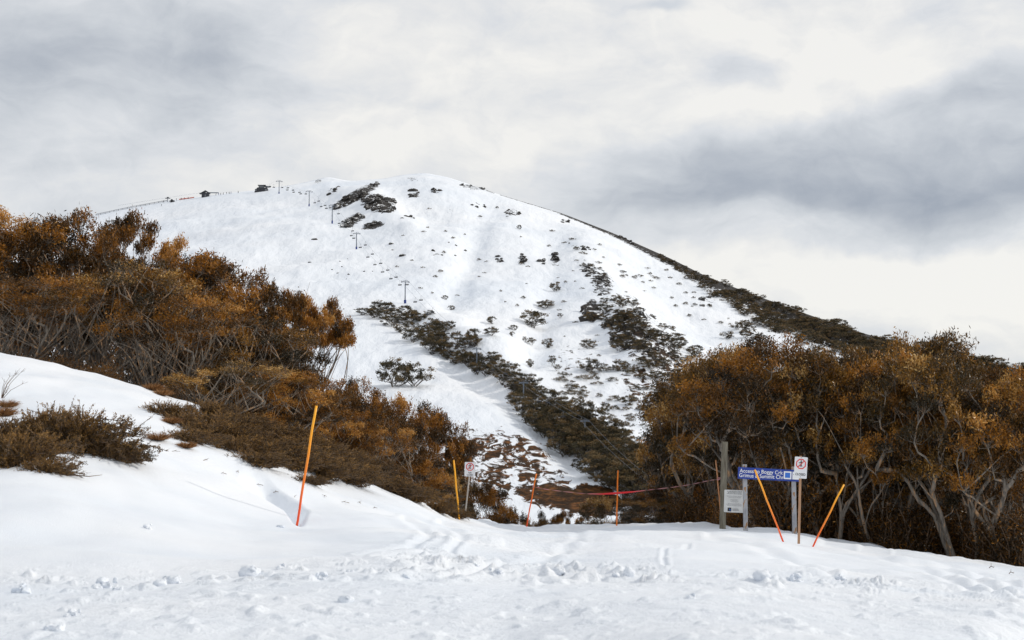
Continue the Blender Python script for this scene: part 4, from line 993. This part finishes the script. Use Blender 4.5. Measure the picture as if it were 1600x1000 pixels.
for (cx, cy, rx, ry, an, n, s, where) in CLU:
    for j in range(n):
        a = random.uniform(0, 6.28); rr_ = math.sqrt(random.random()); ux, uy = rr_*rx*math.cos(a), rr_*ry*math.sin(a); A = R(an)
        h = s*random.uniform(.45, 1.15)
        put(random.choice(RK), 'rock', cx+ux*math.cos(A)-uy*math.sin(A), cy+ux*math.sin(A)+uy*math.cos(A), h*.95, h*random.uniform(1.0, 2.0), 1.3, 2, 'dark snow flecked rock on the '+where, 'rock', 'rocks on the '+where, sink=.0).rotation_euler = (random.uniform(-.5, .5), random.uniform(-.6, .6), random.uniform(0, 6.28))
put(RK[2], 'rock', 925, 498, 40, 40, 1.5, 2, 'big dark triangular rock face in the middle of the mountain', 'rock', None, sink=.15)
put(RK[0], 'rock', 916, 486, 26, 22, 1.5, 2, 'slabby shoulder on the left of the triangular rock face', 'rock', None, sink=.15)
for px, py, w, lb in [(491,374,8,'single dark rock high on the left piste'), (484,410,5,'lone small rock at the end of the tower shadow'), (612,381,8,'lone flat rock right of the lower tower'), (629,400,10,'pair-like flat rock below the summit spur'), (672,489,4,'tiny stone above the belt'), (528,427,4,'tiny stone low on the piste')]:
    put(RK[1], 'rock', px, py, w*.45, w, 1.3, 2, lb, 'rock', 'single rocks on the piste', sink=0)

# ------------------------------------------------------------------ chairlift
TW = [(436,303,283),(483,322,299),(519,349,321),(557,389,364),(633,474,440),(745,580,545),(818,640,598),(914,700,658),(1022,800,757)]
def tower_mesh(h, w):
    m = MB(); m.tube([(0, 0, -1.5), (0, 0, h)], [.055*w+.1, .04*w+.07], 10); post = m.mesh('mast', M['steel_far'])
    m = MB(); m.box((0, 0, h), (w, .3, .3))
    for s in (-1, 1):
        m.box((s*w/2, 0, h-.15), (.06*w, w*.55, .09*w)); m.box((s*w/2, 0, h+.07*w), (.03*w, .03*w, .14*w+.2)); 
    m.box((0, 0, h+.2*w), (w*.7, .05*w, .04*w)); m.box((0, .0, h+.1*w), (.05*w, .05*w, .22*w))
    cross = m.mesh('crossarm', M['steel_far'])
    m = MB(); m.tube([(0, 0, -1), (0, 0, h*.16)], .5, 10); pad = m.mesh('base_pad', M['blue_far'])
    return post, cross, pad
ropeL, ropeR = [], []
LBT = ['topmost lift tower right beside the summit station', 'second highest lift tower on the skyline slope', 'dark lift tower in front of the rocky spur', 'lift tower with blue padded foot and long shadow', 'lift tower standing at the top of the tree belt', 'lift tower half sunk in the upper belt trees', 'lift tower showing only its head in the middle of the belt', 'lift tower rising from the lower belt trees', 'lowest lift tower hidden in the bottom of the belt']
prev = None; tw_pts = []
for (px, pb, pt) in TW:
    p = mt_hit(px, pb); h = (pb-pt)/F*p.y; tw_pts.append((p, h))
for i, (p, h) in enumerate(tw_pts):
    q = tw_pts[min(i+1, len(tw_pts)-1)][0]-tw_pts[max(i-1, 0)][0]; ang_ = math.atan2(q.y, q.x)-math.pi/2
    w = float(np.interp(TW[i][0], [436, 633, 914], [9, 12, 13]))/F*p.y
    e = empty('lift_tower', p); e.rotation_euler = (0, 0, ang_)
    for nm, me_ in zip(('mast', 'crossarm', 'base_pad'), tower_mesh(h, w)): link(nm, me_, e)
    tag(e, LBT[i], 'lift tower', 'towers of the chairlift')
    dv = Vector((math.cos(ang_), math.sin(ang_), 0))*w/2; top = p+Vector((0, 0, h+.15))
    if dv.x < 0: dv = -dv
    ropeL.append(top-dv); ropeR.append(top+dv)
st = mt_hit(409, 299); s_top = st+Vector((0, 0, 4.5))
ropeL.insert(0, s_top-Vector((1.5, 0, 0))); ropeR.insert(0, s_top+Vector((1.5, 0, 0)))
def rope_pts(K):
    out = []
    for a, b_ in zip(K[:-1], K[1:]):
        for j in range(10):
            f = j/10; out.append(a.lerp(b_, f)-Vector((0, 0, 4*f*(1-f)*(b_-a).length*.012)))
    out.append(K[-1]); return out
RL, RR = rope_pts(ropeL), rope_pts(ropeR)
tag(MB().tube(RL, .025, 4).build('lift_rope', M['steel_far']), 'left hand haul rope of the chairlift running down the mountain', 'cable')
tag(MB().tube(RR, .025, 4).build('lift_rope', M['steel_far']), 'right hand haul rope of the chairlift running down the mountain', 'cable')
def chair_parts():
    m = MB(); m.tube([(0, 0, 0), (0, -.15, -.8), (0, -.3, -1.7), (0, 0, -2.1)], .06, 5); m.box((0, 0, -2.05), (2.0, .08, .08)); a_ = m.mesh('hanger', M['steel_far'])
    m = MB(); m.box((0, -.25, -2.9), (2.1, .55, .10)); m.box((-1, -.1, -2.5), (.07, .1, .9)); m.box((1, -.1, -2.5), (.07, .1, .9)); s_ = m.mesh('seat', M['dark'])
    m = MB(); m.box((0, .05, -2.55), (2.1, .08, .5)); b_ = m.mesh('backrest', M['dark'])
    return (('hanger', a_), ('seat', s_), ('backrest', b_))
CP_ = chair_parts()
def at_px(rope, px):
    for a, b_ in zip(rope[:-1], rope[1:]):
        pa, pb_ = 800+a.x/(a.y*CP+a.z*SP)*F, 800+b_.x/(b_.y*CP+b_.z*SP)*F
        if pa <= px <= pb_: return a.lerp(b_, (px-pa)/(pb_-pa+1e-9))
    return None
CL_px = [('L',422),('R',428),('L',441),('R',450),('L',449),('R',458),('L',459),('R',468),('L',470),('R',478),('L',492),('R',498),('L',502),('R',508),('L',510),('R',516),('R',529),('L',530),('L',549),('R',551),('L',553),('L',563),('R',571),('L',575),('R',582),('L',586),('R',595),('L',598),('R',606),('L',611),('R',619),('L',625),('R',636),('L',649),('R',658),
         ('L',668),('R',676),('L',700),('R',712),('L',770),('R',790),('L',842),('R',856),('L',880),('R',895),('L',945),('R',958),('L',975),('R',992)]
for s_, px in CL_px:
    p = at_px(RL if s_ == 'L' else RR, px)
    if p is None: continue
    e = empty('lift_chair', p); e.rotation_euler = (0, 0, R(-20)); e.scale = (float(np.interp(px, [430, 600, 760, 1000], [1, .72, .55, .5])),)*3
    for nm, me_ in CP_: link(nm, me_, e)
    up = px < 560
    tag(e, 'small grey chairlift chair on the '+('left' if s_ == 'L' else 'right')+' hand rope '+('above the lone shadow casting tower' if up else 'below the lone shadow casting tower'), 'lift chair', 'chairs on the '+('left' if s_ == 'L' else 'right')+' rope '+('upper' if up else 'lower')+' run')
# summit station
e = empty('lift_station', st); k = st.y/F
m = MB(); m.prism([(-6.2, -1), (6.2, -1), (5.0, 3.0), (-3.6, 3.0)], -3, 3); m.build('base', M['dark'], e)
m = MB(); m.prism([(-2.8, 3.0), (2.2, 3.0), (1.6, 5.0), (-2.2, 5.0)], -2, 2); m.build('machine_house', M['roofgrey'], e)
m = MB(); m.box((0.2, 0, 5.3), (7, 4.6, .5)); m.box((4.5, 0, 4.4), (7, .8, .8)); m.build('roof', M['dark'], e)
m = MB(); m.tube([(0, 0, 4.1), (0, 0, 4.6)], 2.2, 16); o = m.build('bullwheel', M['steel_far'], e); o.location = (5.5, 0, -.4)
for xx in (-4.8, 4.2): MB().box((xx, -3.05, .8), (1.6, .1, 1.8)).build('door', M['roofgrey'], e)
e.scale = (.95, .95, .95); tag(e, 'dark chairlift top station on the skyline with a flat roof', 'lift station')
# ridge hut with surface lift
p = mt_hit(321, 307.5); e = empty('lift_hut', p); e.rotation_euler = (0, 0, R(4))
m = MB(); m.prism([(-3.0, -1.0), (3.2, -1.0), (3.2, 3.2), (-3.0, 3.2)], -2.5, 2.5); m.build('wall', M['dark'], e)
m = MB(); m.prism([(-5.2, 2.6), (-3.4, 3.3), (.2, 5.4), (4.0, 3.2), (4.0, 2.7), (.2, 4.6), (-3.4, 2.6)], -3, 3); m.build('roof', M['dark'], e)
m = MB(); m.box((7.2, 0, 3.7), (8.5, .9, .7)); m.build('lift_boom', M['steel_far'], e)
MB().box((.2, -2.56, .6), (1.2, .08, 2.2)).build('door', M['roofgrey'], e)
tag(e, 'small dark gabled lift hut on the left skyline ridge', 'hut')
pt_ = mt_hit(262, 315.5); e = empty('tow_tower', pt_)
MB().tube([(0, 0, -1), (0, 0, 3.4)], .3, 8).build('mast', M['steel_far'], e); MB().box((0, 0, 3.3), (4.6, .5, .6)).box((0, 0, 4.0), (1.6, .5, .9)).build('crossarm', M['dark'], e)
tag(e, 'short ski tow tower on the left ridge beside the fence', 'lift tower')
tag(MB().tube([Vector(P(185, 321, 1262)), pt_+Vector((0, 0, 3.9)), p+Vector((-4.8, 0, 3.6))], .06, 4).build('tow_cable', M['steel_far']), 'thin ski tow cable running to the gabled hut', 'cable')
def fence_line(px0, px1, step, hh, pm, rm, label, name, net=False):
    e = None; last = None
    for px in np.arange(px0, px1+.1, step):
        q = mt_hit(px, float(mc_py(px))+1.2)
        if e is None: e = empty(name, q); o0 = q
        MB().box((0, 0, hh/2-.3), (.22, .22, hh+.6)).build('post', pm, e, loc=q-o0)
        if last is not None:
            a, b_ = last-o0, q-o0
            m = MB()
            for z_ in ((.3, .75, 1.0) if not net else (.55,)):
                m.tube([a+Vector((0, 0, hh*z_)), b_+Vector((0, 0, hh*z_))], .13 if not net else hh*.42, 4)
            m.build('rail' if not net else 'netting', rm, e)
        last = q
    tag(e, label, 'fence')
M['orange_net'] = simple('orange_net', (.55, .10, .05), (.65, .16, .08), .7, 1)
fence_line(150, 262, 7, 1.5, M['dark'], M['steel_far'], 'dark post and rail snow fence along the left skyline ridge', 'snow_fence')
fence_line(280, 303, 4.6, 1.1, M['dark'], M['orange_net'], 'orange safety netting beside the gabled hut', 'safety_net', True)
# people on the ridge
def person_mesh(seed, mat):
    rs = random.Random(seed)
    J = {'pel': (0, 0, .95, .15), 'chest': (0, -.02, 1.3, .18), 'neck': (0, 0, 1.5, .07), 'head': (0, -.02, 1.68, .12), 'kl': (-.12, -.08, .52, .09), 'fl': (-.14, .03, .08, .07), 'tl': (-.14, -.16, .04, .05), 'kr': (.12, -.1, .52, .09), 'fr': (.14, .02, .08, .07), 'tr': (.14, -.18, .04, .05),
         'sl': (-.2, 0, 1.42, .08), 'el': (-.3, -.05, 1.15, .06), 'hl': (-.28, -.28, 1.05, .045), 'sr': (.2, 0, 1.42, .08), 'er': (.3, -.02, 1.15, .06), 'hr': (.3, -.25, 1.0, .045)}
    E = [('pel','chest'),('chest','neck'),('neck','head'),('pel','kl'),('kl','fl'),('fl','tl'),('pel','kr'),('kr','fr'),('fr','tr'),('chest','sl'),('sl','el'),('el','hl'),('chest','sr'),('sr','er'),('er','hr')]
    ks = list(J); me = bpy.data.meshes.new('person'); me.from_pydata([J[k][:3] for k in ks], [(ks.index(a), ks.index(b)) for a, b in E], [])
    o = bpy.data.objects.new('tmp', me); col.objects.link(o); md = o.modifiers.new('s', 'SKIN'); 
    for i, k in enumerate(ks): me.skin_vertices[0].data[i].radius = (J[k][3], J[k][3]); 
    me.skin_vertices[0].data[0].use_root = True
    o.modifiers.new('u', 'SUBSURF').levels = 1
    dg = bpy.context.evaluated_depsgraph_get(); r = bpy.data.meshes.new_from_object(o.evaluated_get(dg)); bpy.data.objects.remove(o)
    r.materials.clear(); r.materials.append(mat); return r
M['coat_dark'] = simple('dark_ski_suit', (.015, .018, .03), (.03, .035, .05), .7, 1); M['coat_red'] = simple('red_ski_suit', (.30, .03, .03), None, .7, 1); M['coat_blue'] = simple('blue_ski_suit', (.03, .06, .2), None, .7, 1)
PM = [person_mesh(1, M['coat_dark']), person_mesh(2, M['coat_red']), person_mesh(3, M['coat_blue'])]
ski = MB().box((-.14, -.15, .02), (.09, 1.7, .03)).box((.14, -.15, .02), (.09, 1.7, .03)).mesh('skis', M['dark'])
PX = [(255.5, 0, 'dark figure at the end of the post and rail fence'), (275.5, 0, 'dark figure between the tow tower and the orange netting'), (283, 0, 'dark figure at the left end of the orange netting'), (288, 1, 'red figure behind the orange netting'), (294, 0, 'dark figure at the right half of the orange netting'),
      (337.5, 0, 'bending dark skier first right of the hut boom'), (341.5, 2, 'upright skier second right of the hut boom'), (345, 0, 'dark skier third right of the hut boom'), (349, 0, 'dark skier fourth right of the hut boom'), (354, 0, 'dark skier in the loose pair right of the hut'), (358, 0, 'taller dark skier in the loose pair right of the hut'), (361, 2, 'skier just right of the loose pair'), (372, 0, 'skier alone on the skyline nearest the summit station')]
for px, c, lb in PX:
    q = mt_hit(px, float(mc_py(px))+1.3); e = link('person', PM[c]); e.location = q+Vector((0, 0, .05)); e.scale = (1.15,)*3; e.rotation_euler = (0, 0, random.uniform(0, 6)); link('skis', ski, e); tag(e, lb, 'person', 'skiers on the left ridge')
for px, py, c, lb in [(252.5, 322, 0, 'dark skier on the piste below the fence end'), (221.5, 327, 1, 'red skier just above the left treetops')]:
    q = mt_hit(px, py); e = link('person', PM[c]); e.location = q; e.scale = (1.1,)*3; link('skis', ski, e); tag(e, lb, 'person', 'skiers on the left ridge')
q = mt_hit(269.5, 315.6); e = empty('snow_groomer', q)
MB().box((0, 0, .9), (3.6, 2.4, 1.0)).build('body', M['dark'], e, bevel=.15); MB().box((-.6, 0, 1.9), (1.6, 2.0, 1.1), taper=.8).build('cab', M['dark'], e, bevel=.1)
for s in (-1, 1): MB().box((0, s*1.4, .45), (4, .7, .8)).build('track', M['black'], e, bevel=.25)
MB().box((-2.4, 0, .6), (.2, 3, 1)).build('blade', M['steel_far'], e)
tag(e, 'small dark snow groomer parked right of the tow tower', 'vehicle')

# ------------------------------------------------------------------ sky
w = bpy.data.worlds.new('World'); scene.world = w; w.use_nodes = True; nt = w.node_tree; L = nt.links.new
nt.nodes.clear(); out = N(nt, 'ShaderNodeOutputWorld')
SUN_EL, SUN_DIR = 31, Vector((.98, .10, 0)).normalized()
sky = N(nt, 'ShaderNodeTexSky', sky_type='NISHITA', sun_disc=False, sun_elevation=R(SUN_EL), sun_rotation=math.atan2(SUN_DIR.x, SUN_DIR.y))
bg1 = N(nt, 'ShaderNodeBackground', Strength=.12); L(sky.outputs[0], bg1.inputs[0])
tc = N(nt, 'ShaderNodeTexCoord'); sx = N(nt, 'ShaderNodeSeparateXYZ'); L(tc.outputs['Generated'], sx.inputs[0])
def mth(op, a, b=None, clamp=False):
    n = N(nt, 'ShaderNodeMath', operation=op, use_clamp=clamp)
    for i, v in enumerate((a, b)):
        if v is None: continue
        if isinstance(v, (int, float)): n.inputs[i].default_value = v
        else: L(v, n.inputs[i])
    return n.outputs[0]
az = mth('ARCTAN2', sx.outputs['X'], sx.outputs['Y']); el = mth('ARCSINE', sx.outputs['Z'])
cv = N(nt, 'ShaderNodeCombineXYZ'); L(az, cv.inputs[0]); L(el, cv.inputs[1])
nw = N(nt, 'ShaderNodeTexNoise', Scale=7.0, Detail=5.0, Roughness=.55); L(cv.outputs[0], nw.inputs['Vector'])
wa = N(nt, 'ShaderNodeVectorMath', operation='SUBTRACT'); L(nw.outputs['Color'], wa.inputs[0]); wa.inputs[1].default_value = (.5, .5, .5)
ws = N(nt, 'ShaderNodeVectorMath', operation='MULTIPLY'); L(wa.outputs[0], ws.inputs[0]); ws.inputs[1].default_value = (.16, .07, 0)
wv = N(nt, 'ShaderNodeVectorMath', operation='ADD'); L(cv.outputs[0], wv.inputs[0]); L(ws.outputs[0], wv.inputs[1])
def blob(px, py, rx, ry, amp, ang=0, hard=1.0):
    d = P(px, py, 1.); d = d/np.linalg.norm(d); a = math.atan2(d[0], d[1]); e_ = math.asin(d[2])
    s = N(nt, 'ShaderNodeVectorMath', operation='SUBTRACT'); L(wv.outputs[0], s.inputs[0]); s.inputs[1].default_value = (a, e_, 0)
    rt = N(nt, 'ShaderNodeVectorRotate', rotation_type='Z_AXIS'); L(s.outputs[0], rt.inputs['Vector']); rt.inputs['Angle'].default_value = R(ang)
    m_ = N(nt, 'ShaderNodeVectorMath', operation='MULTIPLY'); L(rt.outputs[0], m_.inputs[0]); m_.inputs[1].default_value = (F/rx, F/ry, 0)
    ln = N(nt, 'ShaderNodeVectorMath', operation='LENGTH'); L(m_.outputs[0], ln.inputs[0])
    mr = N(nt, 'ShaderNodeMapRange', interpolation_type='SMOOTHSTEP'); L(ln.outputs['Value'], mr.inputs[0]); mr.inputs[1].default_value = 1.0-.75*hard*.5; mr.inputs[1].default_value = .15*hard; mr.inputs[2].default_value = 1.25; mr.inputs[3].default_value = amp; mr.inputs[4].default_value = 0
    return mr.outputs[0]
bl = [blob(170, 85, 330, 130, -.24, 0), blob(60, 220, 340, 140, -.08), blob(200, 95, 200, 35, -.10), blob(330, 150, 130, 90, -.06), blob(700, 110, 380, 160, .03), blob(1130, 60, 420, 120, .16, 0), blob(1400, 90, 260, 50, .10, 10), blob(620, 60, 330, 120, .04), blob(1150, 115, 90, 40, -.12), blob(560, 200, 250, 110, .07),
      blob(1330, 265, 480, 88, -.36, 0, 2.5), blob(1560, 330, 420, 62, -.16, 0, 2.0), blob(760, 235, 420, 80, .10), blob(1180, 345, 200, 22, .12), blob(1150, 330, 300, 60, -.10, 0), blob(1480, 150, 260, 45, -.16, -6), blob(1290, 40, 120, 30, -.10), blob(1560, 60, 160, 70, .12), blob(1300, 455, 560, 80, .27, 0, 1.5), blob(1000, 430, 200, 60, .08), blob(1350, 385, 230, 25, -.10), blob(1100, 180, 260, 60, .12), blob(100, 300, 380, 60, .06)]
s = bl[0]
for q in bl[1:]: s = mth('ADD', s, q)
mp = N(nt, 'ShaderNodeMapping'); mp.inputs['Scale'].default_value = (1, 2.2, 1); L(cv.outputs[0], mp.inputs[0])
n1 = N(nt, 'ShaderNodeTexNoise', Scale=6.5, Detail=10.0, Roughness=.56, Distortion=.4); L(mp.outputs[0], n1.inputs['Vector'])
t1 = mth('MULTIPLY', mth('SUBTRACT', n1.outputs['Fac'], .5), .80)
mp3 = N(nt, 'ShaderNodeMapping'); mp3.inputs['Scale'].default_value = (1, 1.7, 1); L(wv.outputs[0], mp3.inputs[0])
n3 = N(nt, 'ShaderNodeTexNoise', Scale=22.0, Detail=7.0, Roughness=.6, Distortion=.5); L(mp3.outputs[0], n3.inputs['Vector'])
t1 = mth('ADD', t1, mth('MULTIPLY', mth('SUBTRACT', n3.outputs['Fac'], .5), .36))
val = mth('ADD', mth('ADD', s, t1), .82, True)
rp = ramp(nt, [(.0, (.28, .33, .42)), (.30, (.40, .44, .51)), (.50, (.54, .575, .63)), (.68, (.69, .72, .76)), (.80, (.80, .82, .85)), (.90, (.90, .90, .895)), (1, (1.0, .985, .95))], val)
bg2 = N(nt, 'ShaderNodeBackground', Strength=.93); L(rp.outputs[0], bg2.inputs[0])
mixs = N(nt, 'ShaderNodeMixShader'); gap = blob(1040, 2, 70, 12, .3); L(mth('SUBTRACT', .93, gap), mixs.inputs[0]); L(bg1.outputs[0], mixs.inputs[1]); L(bg2.outputs[0], mixs.inputs[2]); L(mixs.outputs[0], out.inputs[0])
sun = bpy.data.lights.new('sun', 'SUN'); sun.energy = 2.3; sun.angle = R(1.5); sun.color = (1, .91, .78)
so = bpy.data.objects.new('sun', sun); col.objects.link(so)
dvec = Vector((SUN_DIR.x*math.cos(R(SUN_EL)), SUN_DIR.y*math.cos(R(SUN_EL)), math.sin(R(SUN_EL)))); so.rotation_euler = dvec.to_track_quat('Z', 'Y').to_euler()

cam = bpy.data.cameras.new('camera'); cam.lens = 50; cam.sensor_width = 36; cam.clip_end = 30000; cam.clip_start = .05; cam.dof.use_dof = True; cam.dof.focus_distance = 42; cam.dof.aperture_fstop = 6.3
co = bpy.data.objects.new('camera', cam); col.objects.link(co); co.rotation_euler = (math.pi/2+PITCH, 0, 0); scene.camera = co
scene.view_settings.view_transform = 'Standard'; scene.view_settings.look = 'None'; scene.view_settings.exposure = 0; scene.view_settings.gamma = 1
